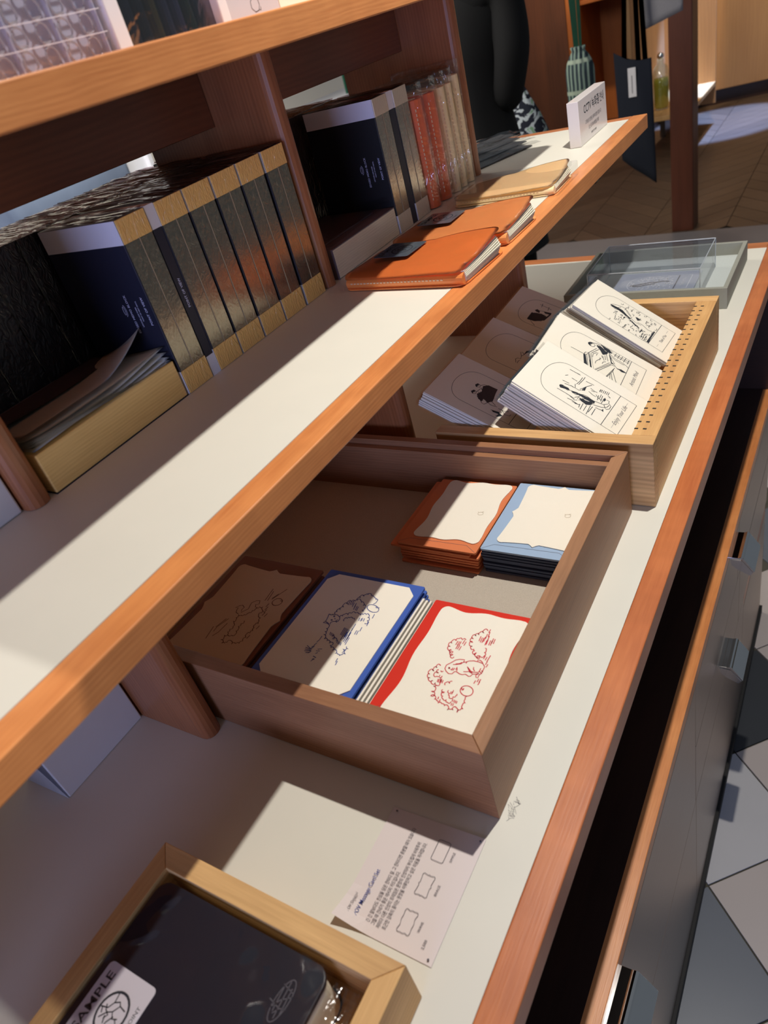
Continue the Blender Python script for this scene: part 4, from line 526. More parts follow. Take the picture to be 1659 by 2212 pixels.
# diamond tiles in front of the counter: corners lie along x = 0.0097
hd = .1485
tile_me = {}
def diamond(c, mk):
    if mk not in tile_me:
        b = prism([(0, -hd + .0022), (hd - .0022, 0), (0, hd - .0022), (-hd + .0022, 0)], -.004, 0, bev=.0006); tile_me[mk] = mesh_from('tile', b, M[mk])
    o = bpy.data.objects.new('tile', tile_me[mk]); COL.objects.link(o); o.parent = floor; o.location = (c[0], c[1], 0)
seq = {0: 'tile_light', -1: 'tile_dark', 1: 'tile_black', 2: 'tile_beige', 3: 'tile_dark', -2: 'tile_light', -3: 'tile_dark', 4: 'tile_light'}
for j in range(-3, 9):
    for i in range(0, 4):
        diamond((.0097 + i * 2 * hd, .7445 + j * 2 * hd), seq.get(j, ['tile_light', 'tile_dark', 'tile_beige'][j % 3]) if i == 0 else ['tile_dark', 'tile_light', 'tile_beige'][(i + j) % 3])
    for i in range(0, 3):
        diamond((.0097 + hd + i * 2 * hd, .7445 + hd + j * 2 * hd), 'tile_beige' if i < 2 else 'tile_light')
far_tiles = struct('trim_1', box(-3.6, 1.4, 3.84, 4.16, -.004, .012, .003), M['stone'])
far_tiles2 = struct('trim_2', box(-3.6, 1.4, 3.79, 3.835, -.004, .016, .002), M['tile_light'])
# chevron planks beyond the stone strip
pl_me = {}
for s_ in (1, -1):
    for k in ('plank_a', 'plank_b', 'plank_c'):
        q = .2105; pl_me[(s_, k)] = mesh_from('plank', prism([(-q, -q * s_ - .0815), (q, q * s_ - .0815), (q, q * s_ + .0815), (-q, -q * s_ + .0815)], -.004, .004, bev=.001), M[k])
cnt = 0
for col_ in range(-8, 2):
    cx = col_ * .424 + .1
    sgn = 1 if col_ % 2 == 0 else -1
    for r in range(0, 32):
        y = 3.92 + r * .168
        if cx < -3.2 or cx > .6 or y > 9.1 or y < 4.06: continue
        if cx < -2.3 and r > 14: continue
        o = bpy.data.objects.new('plank', pl_me[(sgn, ('plank_a', 'plank_b', 'plank_c')[R_.randrange(3)])]); COL.objects.link(o); o.parent = floor
        o.location = (cx, y, .002)
wall_back = struct('wall_back', box(-4.2, 1.6, 9.3, 9.4, -.05, 2.9), M['wall'])
wall_left = struct('wall_left', box(-4.3, -4.2, -1.0, 9.4, -.05, 2.9), M['wall'])

# ------------------------------------------------------------ the display counter
ctr = thing('display_counter', 'long cream-topped display counter with cherry edging, open niche and brushed steel drawers', 'counter', (-.456, .5, 0))
def C(*b): return b
def rel(o_, bm):  # shift world-space bmesh to the thing's base
    bmesh.ops.translate(bm, verts=bm.verts[:], vec=-Vector(o_.location)); return bm
YN, YF = -.62, 1.318      # near and far end of the counter
obj('worktop', rel(ctr, box(-.890, -.0227, YN + .02, 1.290, ZC - .024, ZC, 0)), M['laminate'], ctr)
eb = box(-.0227, 0, YN, YF, ZC - .0262, ZC, .0012)
obj('front_edging', rel(ctr, eb), M['cherry_red'], ctr, label='reddish cherry front edging')
obj('far_edging', rel(ctr, box(-.890, -.0228, 1.2905, YF, ZC - .0262, ZC, .0012)), M['cherry_x'], ctr)
obj('back_edging', rel(ctr, box(-.912, -.8902, YN, YF, ZC - .0262, ZC, .0012)), M['cherry_red'], ctr)
obj('niche_shelf', rel(ctr, box(-.43, 0, YN, YF, .604, .626, .0008)), M['cherry'], ctr, label='cherry ledge at the bottom of the dark open niche')
obj('niche_shade_sheet', rel(ctr, box(-.43, -.017, YN, YF - .021, .6262, .6272)), M['dark_inside'], ctr, label='dark liner board behind the cherry ledge strip')  # shade under the counter painted as a dark sheet on the ledge
obj('niche_back', rel(ctr, box(-.45, -.43, YN, YF, .626, ZC - .0262)), M['dark_inside'], ctr)
obj('niche_ceiling', rel(ctr, box(-.43, -.03, YN, YF, ZC - .030, ZC - .0264)), M['dark_inside'], ctr)
obj('side_panel', rel(ctr, box(-.45, -.004, YF - .02, YF, .626, ZC - .0265)), M['dark_inside'], ctr)
obj('side_panel', rel(ctr, box(-.45, -.004, YN, YN + .02, .626, ZC - .0265)), M['dark_inside'], ctr)
obj('side_panel', rel(ctr, box(-.912, -.451, YF - .02, YF, .0, ZC - .0265)), M['dark_inside'], ctr)
obj('carcass', rel(ctr, box(-.89, -.022, YN + .01, YF - .003, .03, .6038)), M['black'], ctr)
obj('plinth', rel(ctr, box(-.86, .0055, YN + .01, YF - .003, .0, .024, .001)), M['black'], ctr)
def handle_bm(w):
    # channel pull: flange on the face, rounded ridge, sloping outer plate, end cheeks
    b = bmesh.new()
    prof = [(0, 0), (.012, .0008), (.0165, .003), (.019, .0025), (.0205, 0), (.036, -.022), (.0345, -.0235), (.019, -.003), (.0165, -.001), (.0, -.003)]
    join(b, prism_axis(prof, -w / 2, w / 2, 'Y', bev=.0003))
    for s in (-1, 1):
        join(b, prism_axis([(.002, -.003), (.018, -.003), (.034, -.0235), (.030, -.030), (.014, -.022), (.004, -.014)], s * w / 2 - .001, s * w / 2 + .001, 'Y'))
    return b
def drawer(y0, y1, z0, z1, hy=None, hz=None, hw=.064, label=None):
    cx = Vector((0, (y0 + y1) / 2, z0))
    d = obj('drawer', box(-.020, 0, y0 - cx.y, y1 - cx.y, 0, z1 - z0, .0015), M['steel'], ctr, cx - Vector(ctr.location), label=label)
    if hy is not None:
        obj('handle', handle_bm(hw), M['chrome'], d, (0, hy - cx.y, hz - z0), label='polished chrome channel pull')
    return d
drawer(-.60, .5420, .345, .6035, .145, .616, .064)
drawer(-.60, .5450, .026, .3440)
drawer(.5450, .90, .4745, .6035)
drawer(.5450, .93, .345, .4735)
d3 = drawer(.9015, 1.31, .475, .6035)
drawer(.5462, .9985, .026, .3440)
drawer(.9995, 1.31, .026, .3155)
drawer(.9315, 1.31, .345, .472)
# pulls of the far drawer bank
for hy, hz in ((.831, .612), (.752, .452)):
    h = obj('handle', handle_bm(.064), M['chrome'], ctr, Vector((0, hy, hz)) - Vector(ctr.location), label='polished chrome channel pull')
obj('drawer_lip', rel(ctr, box(-.019, -.0005, 1.0, 1.30, .3162, .3442, .001)), M['cherry_red'], ctr, label='thin cherry lip showing between two steel drawers')

rq = random.Random(5); scr = []
for k in range(9):
    x, y = -53 + rq.uniform(-1, 3), 130 + k * 2.0
    scr.append([(x, y), (x + rq.uniform(-2, 3), y + 3), (x + rq.uniform(2, 5), y + rq.uniform(-1, 4)), (x + rq.uniform(-2, 2), y + 5)])
obj('pencil_scribble', strokes([[(x + 456, y - 500) for x, y in l] for l in scr], .0003, ZC + .00003), M['ink_grey'], ctr, label='grey pencil scribble on the worktop')
# ------------------------------------------------------------ shelving unit on the counter
shf = thing('shelf_unit', 'two-tier cherry shelf unit with cream shelf tops standing on the counter', 'shelf', (-.456, .5, ZC))
XF, XB = -.1828, -.7292
SY0, SY1 = -.45, 1.157
obj('shelf_board', rel(shf, box(XB + .023, XF - .023, SY0 + .02, SY1 - .020, ZM - .0200, ZM, 0)), M['laminate'], shf, label='cream middle shelf board')
obj('shelf_edging', rel(shf, box(XF - .0228, XF, SY0, SY1, ZM - .0203, ZM + .0001, .0010)), M['cherry'], shf)
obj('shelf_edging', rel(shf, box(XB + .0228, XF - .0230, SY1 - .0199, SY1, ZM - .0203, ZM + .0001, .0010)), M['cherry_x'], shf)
obj('shelf_edging', rel(shf, box(XB, XB + .0227, SY0, SY1, ZM - .0203, ZM + .0001, .0010)), M['cherry'], shf)
obj('shelf_underside', rel(shf, box(XB + .023, XF - .023, SY0 + .02, SY1 - .02, ZM - .0205, ZM - .0201)), M['cherry'], shf)
TY0, TY1 = -.45, .955
obj('top_board', rel(shf, box(-.694, -.2178, TY0, TY1, ZT - .0203, ZT, .0010)), M['cherry'], shf, label='cherry top shelf board')
def divider(y0, y1, xf, z0, z1, name='divider'):
    r = (y1 - y0) / 2; cy = (y0 + y1) / 2; pts = [(-.548, y0), (xf - r, y0)]
    for k in range(1, 8):
        a = -math.pi / 2 + math.pi * k / 8; pts.append((xf - r + r * math.cos(a), cy + r * math.sin(a)))
    pts += [(xf - r, y1), (-.548, y1)]
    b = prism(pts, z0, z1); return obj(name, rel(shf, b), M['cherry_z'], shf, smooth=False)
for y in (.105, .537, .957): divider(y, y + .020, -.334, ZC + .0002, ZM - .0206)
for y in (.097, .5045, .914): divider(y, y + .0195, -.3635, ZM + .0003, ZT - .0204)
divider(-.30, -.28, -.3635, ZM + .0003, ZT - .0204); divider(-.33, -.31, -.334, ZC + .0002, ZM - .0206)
for a, b in ((-.2795, .0965), (.117, .504), (.5245, .9135)):
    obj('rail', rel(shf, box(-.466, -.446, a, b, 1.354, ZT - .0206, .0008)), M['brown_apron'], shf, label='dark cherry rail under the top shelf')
def flat_sheet(pts, z):
    b = bmesh.new(); b.faces.new([b.verts.new((x, y, z)) for x, y in pts]); return b
ORD = ['first', 'second', 'third', 'fourth', 'fifth', 'sixth', 'seventh', 'eighth', 'ninth', 'tenth', 'eleventh', 'twelfth', 'thirteenth']
# ------------------------------------------------------------ walnut box with message cards
BX0, BX1, BY0, BY1, BH = -.505, -.0567, .1294, .5099, .0786
wb = thing('walnut_box', 'large walnut display box of message card sets standing on the counter', 'box', ((BX0 + BX1) / 2, (BY0 + BY1) / 2, ZC))
def mitre(parent, name, p, z0, z1, mat, bev=.0006):
    b = prism(p, z0, z1, bev=bev); return obj(name, rel(parent, b), mat, parent)
t_ = .0135
Z1 = ZC + BH; Zb = ZC + .0004
mitre(wb, 'side_board', [(BX0, BY0), (BX1, BY0), (BX1 - t_, BY0 + t_), (BX0 + t_, BY0 + t_)], Zb, Z1, M['walnut_x'])
mitre(wb, 'side_board', [(BX1, BY0 + .0002), (BX1, BY1 - .0002), (BX1 - t_, BY1 - t_), (BX1 - t_, BY0 + t_ + .0002)], Zb, Z1, M['walnut_y'])
mitre(wb, 'side_board', [(BX1, BY1), (BX0, BY1), (BX0 + .010, BY1 - .010), (BX1 - .010, BY1 - .010)], Zb, Z1, M['walnut_x'])
mitre(wb, 'side_board', [(BX0, BY1 - .0002), (BX0, BY0 + .0002), (BX0 + t_, BY0 + t_ + .0002), (BX0 + t_, BY1 - t_)], Zb, Z1, M['walnut_y'])
obj('inner_lip', rel(wb, box(BX0 + t_, BX1 - t_, BY1 - .0185, BY1 - .0102, Zb, Z1 - .0075, .0005)), M['walnut_x'], wb)
obj('base_lining', rel(wb, box(BX0 + t_, BX1 - t_, BY0 + t_, BY1 - .0187, Zb, ZC + .011)), M['linen'], wb, label='woven linen base')
ZF = ZC + .0113
def wavy(w, h, kind, r=.006, amp=.0022):
    """card outline: 'wave' four soft waves, 'brace' bracket edges, 'cut' straight-cut corners"""
    if kind == 'cut': c = .009; return [(w/2 - c, h/2), (-w/2 + c, h/2), (-w/2, h/2 - c), (-w/2, -h/2 + c), (-w/2 + c, -h/2), (w/2 - c, -h/2), (w/2, -h/2 + c), (w/2, h/2 - c)]
    if kind == 'plain': return rrect(w, h, min(.004, r))
    pts = rrect(w, h, r, 6); out = []
    n = 24
    def side(a, b, nx, ny):
        for k in range(1, n):
            t = k / n
            if kind == 'wave': o = -amp * (1 - math.cos(4 * math.pi * t)) * .5 + amp * .5 * math.sin(2 * math.pi * t)
            else:
                u = abs(t - .5) * 2; o = -amp * 1.6 * (1 - u) ** .7 + (amp * 2.1 * max(0, 1 - u * 7))
            out.append((a[0] + (b[0] - a[0]) * t + nx * o, a[1] + (b[1] - a[1]) * t + ny * o))
    q = 7; corners = [pts[i * q:(i + 1) * q] for i in range(4)]; nr = [(0, 1), (-1, 0), (0, -1), (1, 0)]
    for i in range(4):
        out += corners[i]; side(corners[i][-1], corners[(i + 1) % 4][0], *nr[i])
    return out
def fruit(cx, cy, s):   # the shop's little round fruit emblem
    return [ellipse(cx, cy, 1.15 * s, s, 10), [(cx - 1.1 * s, cy + .5 * s), (cx - 1.5 * s, cy + 1.0 * s)], [(cx + .2 * s, cy + .9 * s), (cx + .6 * s, cy + 1.5 * s), (cx + 1.0 * s, cy + 1.2 * s)]]
def card_set(label, x0, x1, y0, y1, z, group, env, env_edge, kind, cardbox, drawing=None, ink=None, lw=.0005, film=True, flap=True, simple=False, rot=0):
    """one sleeved set: envelope, shaped card laid on it, print, clear sleeve; z = underside"""
    cx, cy = (x0 + x1) / 2, (y0 + y1) / 2
    t = thing('card_set', label, 'card', (cx, cy, z), group); t.rotation_euler.z = rot
    obj('envelope', prism(rrect(x1 - x0, y1 - y0, .0015, 2), 0, .0022), M[env], t)
    if simple: return t
    a0, a1, b0, b1 = cardbox; kx, ky = (a0 + a1) / 2 - cx, (b0 + b1) / 2 - cy
    c = obj('card', prism(wavy(a1 - a0, b1 - b0, kind), 0, .0008), M['cream_paper' if env != 'brown_paper' else 'tan_paper'], t, (kx, ky, .0024))
    if drawing: obj('printed_drawing', strokes(drawing, lw, .0), M[ink], c, (-kx + DX - cx, -ky + DY - cy, .0009))
    if flap: obj('flap_line', strokes([[((x0 - cx) * 1e3 + 1, -((y1 - y0) / 2) * 1e3 + 1), ((x0 - cx) * 1e3 + 12, -((y1 - y0) / 2) * 1e3 + 9), ((x1 - cx) * 1e3 - 14, -((y1 - y0) / 2) * 1e3 + 10), ((x1 - cx) * 1e3 - 1, -((y1 - y0) / 2) * 1e3 + 1)]], .0003, .0023), M['ink_grey'], t)
    if film: obj('sleeve', flat_sheet(rrect(x1 - x0 + .004, y1 - y0 + .003, .001, 2), .0037), M['film'], t)
    return t
# red rabbit set (top of its pile) and the sets beneath
DX, DY = -.1185, .205
card_set('message card with red line drawing of a rabbit on bright red envelope', -.1652, -.0722, .1450, .2722, ZC + .0640 - .0006, None, 'red_paper', None, 'wave', (-.1545, -.0735, .1455, .2665), DRAW['rabbit'], 'ink_red', .00075)
for k in range(9):
    card_set('card set %s under the red rabbit card' % ORD[8 - k], -.1660 + R_.uniform(-.001, .001), -.0730 , .1455, .2725 + R_.uniform(-.001, .001), ZF + .0056 * k, 'card sets piled under the rabbit card', 'red_paper' if k % 2 else 'cream_paper', None, 'plain', None, simple=True)
DX, DY = -.236, .215
card_set('message card with navy line drawing of a cat among bushes on royal blue envelope', -.2915, -.1835, .1450, .2858, ZC + .0628 - .0006, None, 'blue_paper', None, 'cut', (-.2865, -.1885, .1485, .2805), DRAW['cat'], 'ink_blue', .0007)
for k in range(9):
    card_set('royal blue card set, %s under the cat card' % ORD[8 - k], -.2915 + R_.uniform(-.001, .002), -.1840, .1455, .2885 - R_.uniform(0, .002), ZF + .0055 * k, 'card sets piled under the cat card', 'blue_paper', None, 'plain', None, simple=True)
DX, DY = -.34, .205
card_set('shaded message card with brown line drawing of leafy bushes on dark brown envelope', -.4050, -.2985, .1450, .2820, ZC + .0628 - .0006, None, 'brown_paper', None, 'brace', (-.3990, -.3020, .1480, .2690), DRAW['leafy'], 'ink_brown', .0007)
for k in range(9):
    card_set('dark brown card set, %s under the leafy bush card' % ORD[8 - k], -.4050, -.2990, .1455, .2820 - R_.uniform(0, .002), ZF + .0055 * k, 'card sets piled under the leafy bush card', 'brown_paper', None, 'plain', None, simple=True)
# empty white card sets standing on edge between the blue and the red pile
for k, (xx, hh) in enumerate(((-.1800, .2745), (-.1765, .2740), (-.1730, .2748), (-.1695, .2740))):
    t = thing('card_sleeve', ['white card in clear sleeve wedged between blue and red piles, nearest the blue', 'second white sleeved card between the blue and red piles', 'third white sleeved card between the blue and red piles', 'white card in clear sleeve wedged between blue and red piles, nearest the red'][k], 'card', (xx, .21, ZF), 'sleeved cards standing between two piles')
    obj('card', box(-.0010, .0010, -.0640, hh - .21, 0, .0500 - .001 * k), M['cream_paper'], t)
    obj('sleeve', box(-.0014, .0014, -.0645, hh - .2095, .0, .0515 - .001 * k), M['film'], t)
# far pair of stacks: terracotta and pale blue sets with blank wavy cards
DX, DY = -.215, .42
em = fruit(0, 0, 2.6)
for k in range(7):
    top = k == 6; z = ZC + .0148 + .0044 * k
    jx, jy = (0, 0) if top else (R_.uniform(-.002, .001), R_.uniform(0, .004))
    x0, x1 = -.2655 + jx, -.1725 + jx
    if k == 5:
        card_set('blank wavy card on terracotta envelope peeking out left below the top one', -.2745, -.1800, .3655, .4835, z - .0035, 'terracotta card sets in the stack', 'orange_paper', None, 'wave', (-.2650, -.1880, .3765, .4820), flap=False); continue
    card_set('blank cream wavy card on terracotta envelope, topmost of its stack' if top else 'terracotta card set, %s below the top one of its stack' % ORD[5 - k], x0, x1, .3660 + jy, .4840 + jy * .3, z - .0035, None if top else 'terracotta card sets in the stack', 'orange_paper', None, 'wave', (-.2530, -.1760, .3790, .4830), [[(x + 22, y + 8) for x, y in l] for l in em] if top else None, 'ink_tan', .0003, flap=top, simple=not top)
DX, DY = -.130, .43
for k in range(9):
    top = k == 8; z = ZC + .0148 + .0036 * k
    jx, jy = (0, 0) if top else (R_.uniform(-.0015, .001), R_.uniform(-.001, .002))
    card_set('blank cream wavy card on pale blue envelope, topmost of its stack' if top else 'pale blue card set, %s below the top one of its stack' % ORD[7 - k], -.1695 + jx, -.0765 + jx, .3720 + jy, .4870 + jy, z - .0035, None if top else 'pale blue card sets in the stack', 'sky_paper' if top else 'navy_edge', None, 'brace', (-.1580, -.0790, .3850, .4850), [[(x + 30, y + 8) for x, y in l] for l in em] if top else None, 'ink_tan', .0003, flap=top, simple=not top)

# ------------------------------------------------------------ oak card rack with leaning postcards
OX0, OX1, OY0, OY1, OH = -.2860, -.0415, .5225, .8955, .0800
orx = thing('oak_rack', 'oak postcard rack with a drilled front rail standing on the counter behind the walnut box', 'rack', (-.16, .71, ZC))
ZO = ZC + OH
obj('end_board', rel(orx, box(OX0, OX1 + .0065, OY0, OY0 + .0165, ZC + .0004, ZO, .0007)), M['oak_x'], orx)
obj('end_board', rel(orx, box(-.192, OX1 + .0065, OY1 - .0165, OY1, ZC + .0004, ZO, .0007)), M['oak_x'], orx)
fb = box(-.0605, OX1 + .0063, OY0 + .0167, OY1 - .0167, ZC + .0004, ZO - .0002, .0004)
obj('front_rail', rel(orx, fb), M['oak_y'], orx)
obj('base_board', rel(orx, box(OX0, -.0607, OY0 + .0167, OY1 - .0167, ZC + .0004, ZC + .006)), M['oak_y'], orx)
# drilled slots in the rail: recess boxes let into the top, 2 rows
ph = bmesh.new()
for k in range(23):
    y = .5517 + k * .01412
    for x in (-.0588, -.0501): box(x - .0019, x + .0019, y - .0011, y + .0011, ZO - .0006, ZO + .00008, bm=ph)
tag(obj('slot_holes', rel(orx, ph), M['black'], orx, label='two rows of small dark slots'), kind='stuff')
POSES = {'A': ((-0.073, 0.5916, 0.9707), [[0.0888, -0.838, 0.5375], [0.9959, 0.0652, -0.0627], [0.0175, 0.5409, 0.8403]]),
 'B': ((-0.0806, 0.6844, 0.9672), [[-0.026, -0.8216, 0.5686], [0.9993, -0.0361, -0.0067], [0.026, 0.568, 0.822]]),
 'C': ((-0.0731, 0.7989, 0.964), [[0.0454, -0.8287, 0.557], [0.9972, 0.0707, 0.0239], [-0.0592, 0.5544, 0.8296]]),
 'D': ((-0.1816, 0.5913, 0.9685), [[0.0399, -0.8869, 0.4592], [0.999, 0.0259, -0.0366], [0.0206, 0.4602, 0.887]]),
 'E': ((-0.1968, 0.7319, 0.9556), [[0.1177, -0.9122, 0.3914], [0.9855, 0.0587, -0.1593], [0.1225, 0.4044, 0.9058]]),
 'F': ((-0.1977, 0.859, 0.9532), [[0.0816, -0.9163, 0.3908], [0.9918, 0.0361, -0.1223], [0.0981, 0.3976, 0.9118]])}
PCW, PCH = .0967, .1363
INFO = {'A': ('postcard lettered Enjoy Your Life under an arched sketch, nearest front pile', 'Enjoy Your Life', 11),
 'B': ('postcard lettered Artistic Mind with an artist at a board, middle front pile', 'Artistic Mind', 4),
 'C': ('postcard with an arched sketch of a figure in thick leaves on the farthest front pile', 'Think of You', 9),
 'D': ('shaded postcard with an arched sketch of two embracing figures, rear pile nearest the walnut box', None, 7),
 'E': ('shaded postcard with a mostly empty arch, in the middle rear pile', None, 4),
 'F': ('shaded postcard with a dark piano sketch in its arch, on the farthest rear pile', None, 5)}
PW = {'A': 'under the one lettered Enjoy Your Life', 'B': 'under the Artistic Mind postcard', 'C': 'under the leafy figure postcard', 'D': 'under the two embracing figures postcard', 'E': 'under the empty arch postcard', 'F': 'under the dark piano postcard'}
hw, fb_, fd, fa = 31.2, 7.7, 28.7, 91.8
arch = [(-hw, fa)] + [(-hw * math.cos(a) , fa + 25.0 * math.sin(a) ** .8) for a in [math.pi * k / 20 for k in range(1, 20)]] + [(hw, fa)]
FAN = {'C': 2.6, 'B': 2.0, 'A': .8}
for key, (o, rm) in POSES.items():
    rot = Matrix(rm); lab, cap, n = INFO[key]
    front = key in 'ABC'; cut = {'A': -.006, 'B': -.014, 'C': -.006}.get(key, .0)
    t = thing('postcard', lab, 'postcard', o, rot=rot)
    b = prism([(-PCW/2, cut), (PCW/2, cut), (PCW/2, PCH), (-PCW/2, PCH)], -.0010, 0); obj('card', b, M['cream_paper'], t)
    obj('frame_line', strokes([arch, [(-hw, fa), (-hw, fb_)], [(hw, fa), (hw, fb_)], [(-hw, fb_), (hw, fb_)] if not front else [(-hw, fb_), (hw, fb_)]], .0005), M['ink_black'], t)
    obj('divider_line', strokes([[(-hw, fd), (hw, fd)]], .0007), M['ink_black'], t)
    obj('printed_drawing', strokes(DRAW[key], .00072, .00002), M['ink_black'], t)
    ff = bmesh.new()
    for poly in DRAW['fills'].get(key, []):
        try: ff.faces.new([ff.verts.new((x * .001, y * .001, .00012)) for x, y in poly])
        except ValueError: pass
    bmesh.ops.triangulate(ff, faces=ff.faces[:]); bmesh.ops.recalc_face_normals(ff, faces=ff.faces[:])
    obj('printed_shading', ff, M['ink_black'], t)
    if cap:
        text(cap, .0078 if key != 'C' else .006, M['ink_grey'], t, Matrix.Translation((0, .0150, .0001)), name='caption', align='CENTER', shear=.35, sx=.78)
        if key != 'B': obj('caption_rule', strokes([[(-hw + 5, 17.5), (-21 + 3, 17.5)], [(18, 17.5), (hw - 5, 17.5)]], .0003), M['ink_grey'], t)
    obj('sleeve', flat_sheet([(-PCW/2 - .0015, cut), (PCW/2 + .0015, cut), (PCW/2 + .0015, PCH + .004), (-PCW/2 - .0015, PCH + .004)], .0005), M['film'], t)
    # the rest of the pile, slightly fanned
    me = mesh_from('postcard', prism([(-PCW/2, cut + .001), (PCW/2, cut + .001), (PCW/2, PCH), (-PCW/2, PCH)], -.0024, 0), M['cream_paper'])
    ms = mesh_from('sleeve', prism([(-PCW/2 - .0015, cut + .001), (PCW/2 + .0015, cut + .001), (PCW/2 + .0015, PCH + .004), (-PCW/2 - .0015, PCH + .004)], -.0027, -.0025), M['film_wr'])
    step = .0031
    for k in range(n):
        c = bpy.data.objects.new('postcard', me); COL.objects.link(c)
        off = Vector((R_.uniform(-.0012, .0012), .0005 * k * FAN.get(key, 1) + R_.uniform(-.001, .001), -.0016 - step * k))
        c.matrix_world = Matrix.Translation(Vector(o) + rot @ off) @ (rot @ Matrix.Rotation(math.radians(R_.uniform(-.5, .5)), 3, 'Z')).to_4x4()
        tag(c, 'sleeved cream postcard, ' + ORD[k] + ' ' + PW[key], 'postcard', 'sleeved postcards ' + PW[key])
        s2 = bpy.data.objects.new('sleeve', ms); COL.objects.link(s2); s2.parent = c

# ------------------------------------------------------------ grey case with acrylic cover
gc = thing('display_case', 'shallow grey-green tray case standing behind the oak rack', 'case', (-.17, 1.137, ZC))
gx0, gx1, gy0, gy1 = -.301, -.0462, 1.0345, 1.2365
w = .0065; zt = ZC + .0335
for nm, q in (('wall', (gx0, gx1, gy0, gy0 + w)), ('wall', (gx0, gx1, gy1 - w, gy1)), ('wall', (gx0, gx0 + w, gy0 + w + .0001, gy1 - w - .0001)), ('wall', (gx1 - w, gx1, gy0 + w + .0001, gy1 - w - .0001))):
    obj(nm, rel(gc, box(*q, ZC + .0003, zt, .0006)), M['grey_felt'], gc)
obj('lining', rel(gc, box(gx0 + w, gx1 - w, gy0 + w, gy1 - w, ZC + .0003, ZC + .013)), M['grey_in'], gc)
ac = thing('acrylic_cover', 'clear acrylic box cover standing inside the grey-green tray', 'cover', (-.175, 1.125, ZC + .0132))
ax0, ax1, ay0, ay1 = -.262, -.0870, 1.047, 1.1775; az = ZC + .0600
for q in ((ax0, ax1, ay0, ay0 + .002, ZC + .0132, az), (ax0, ax1, ay1 - .002, ay1, ZC + .0132, az), (ax0, ax0 + .002, ay0 + .002, ay1 - .002, ZC + .0132, az), (ax1 - .002, ax1, ay0 + .002, ay1 - .002, ZC + .0132, az), (ax0, ax1, ay0, ay1, az, az + .002)):
    obj('panel', rel(ac, box(*q)), M['acrylic'], ac)
ed = bmesh.new()
for q in (((ax0, ay0), (ax1, ay0)), ((ax1, ay0), (ax1, ay1)), ((ax1, ay1), (ax0, ay1)), ((ax0, ay1), (ax0, ay0))):
    tube([(q[0][0], q[0][1], az + .002), (q[1][0], q[1][1], az + .002)], .0008, ed, 6)
    tube([(q[0][0], q[0][1], ZC + .0135), (q[0][0], q[0][1], az + .002)], .0007, ed, 6)
obj('edge', rel(ac, ed), M['acrylic_edge'], ac)
pt = thing('embossed_plate', 'embossed pewter-grey picture plate lying under the acrylic cover', 'plate', (-.170, 1.115, ZC + .0133), rot=Matrix.Rotation(math.radians(90), 3, 'Z'))
obj('plate', box(-.048, .048, -.066, .066, 0, .0022, .0004), M['plate'], pt)
pa = [(x * .92, y * .92 - 62) for x, y in arch]; rr = random.Random(8); rel_l = []
for k in range(150):
    x, y = rr.uniform(-27, 27), rr.uniform(-30, 45)
    if y > 22 and abs(x) > 27 - (y - 22): continue
    a0 = rr.uniform(0, 6.28); r = rr.uniform(1, 3)
    rel_l.append([(x + r * math.cos(a0 + j), y + r * .7 * math.sin(a0 + j)) for j in range(4)])
obj('relief', strokes(rel_l, .0013, .0024), M['plate_relief'], pt)
obj('frame_ridge', strokes([pa, [(-hw * .92, fa * .92 - 62), (-hw * .92, -54)], [(hw * .92, fa * .92 - 62), (hw * .92, -54)], [(-hw * .92, -54), (hw * .92, -54)]], .0010, .0024), M['plate_relief'], pt)
obj('figure_relief', strokes([[(-8, 40), (-6, 30), (-2, 20), (3, 10), (2, 0), (6, -10), (4, -22)], [(-10, 36), (-12, 24), (-6, 12), (-4, 0)]], .0030, .0025), M['ink_grey'], pt)
obj('divider_ridge', strokes([[(-hw * .92, -34), (hw * .92, -34)]], .0016, .0025), M['ink_grey'], pt)
text('Think of You', .0065, M['plate_relief'], pt, Matrix.Translation((0, -.0465, .0025)), name='caption', align='CENTER', shear=.3)
# ------------------------------------------------------------ price sheet on the counter
ps = thing('price_sheet', 'small printed price sheet with three outlined card shapes pinned to the counter', 'sign', (-.0980, .0645, ZC + .0003))
sp = [(-.0395, .0447), (.0383, .0468), (.0387, -.0459), (-.0387, -.0458)]
b = bmesh.new(); nx = 10
g = [[None] * (nx + 1) for _ in range(nx + 1)]
for i in range(nx + 1):
    for j in range(nx + 1):
        u, v = i / nx, j / nx
        p0 = Vector(sp[3]).lerp(Vector(sp[2]), u); p1 = Vector(sp[0]).lerp(Vector(sp[1]), u); p = p0.lerp(p1, v)
        z = .0004 + .0050 * max(0, 1 - (u * 2.6 + v * 3.2)) ** 1.5 * 1.6
        g[i][j] = b.verts.new((p.x, p.y, z))
for i in range(nx):
    for j in range(nx): b.faces.new((g[i][j], g[i + 1][j], g[i + 1][j + 1], g[i][j + 1]))
obj('paper', b, plain('price_paper', srgb(226, 214, 212), .8, var=.01, spec=.2), ps)
def ptext(s, x, y, size, mat='ink_grey', bold=0, sx=1.0, name='printed_text', dz=.0011):
    return text(s, size, M[mat], ps, frame((x + .0980, y - .0645, dz), (0, 1, 0), (-1, 0, 0)), name=name, bold=bold, sx=sx)
ptext('POV Original', -.1285, .0262, .0032, sx=.8, dz=.0030)
ptext('POV Message Card Set', -.1222, .0262, .0046, 'ink_blue', bold=.00002, sx=.80, name='title', dz=.0017)
ptext('긴 긴 말보다도 진심을 담은 한마디 말. 그 한마디면 충분할 때가 있습니다', -.1120, .0262, .0037, sx=.66, name='body_text')
ptext('그럴 때 건네기 좋은 메시지 카드입니다.', -.1076, .0258, .0037, sx=.66, name='body_text')
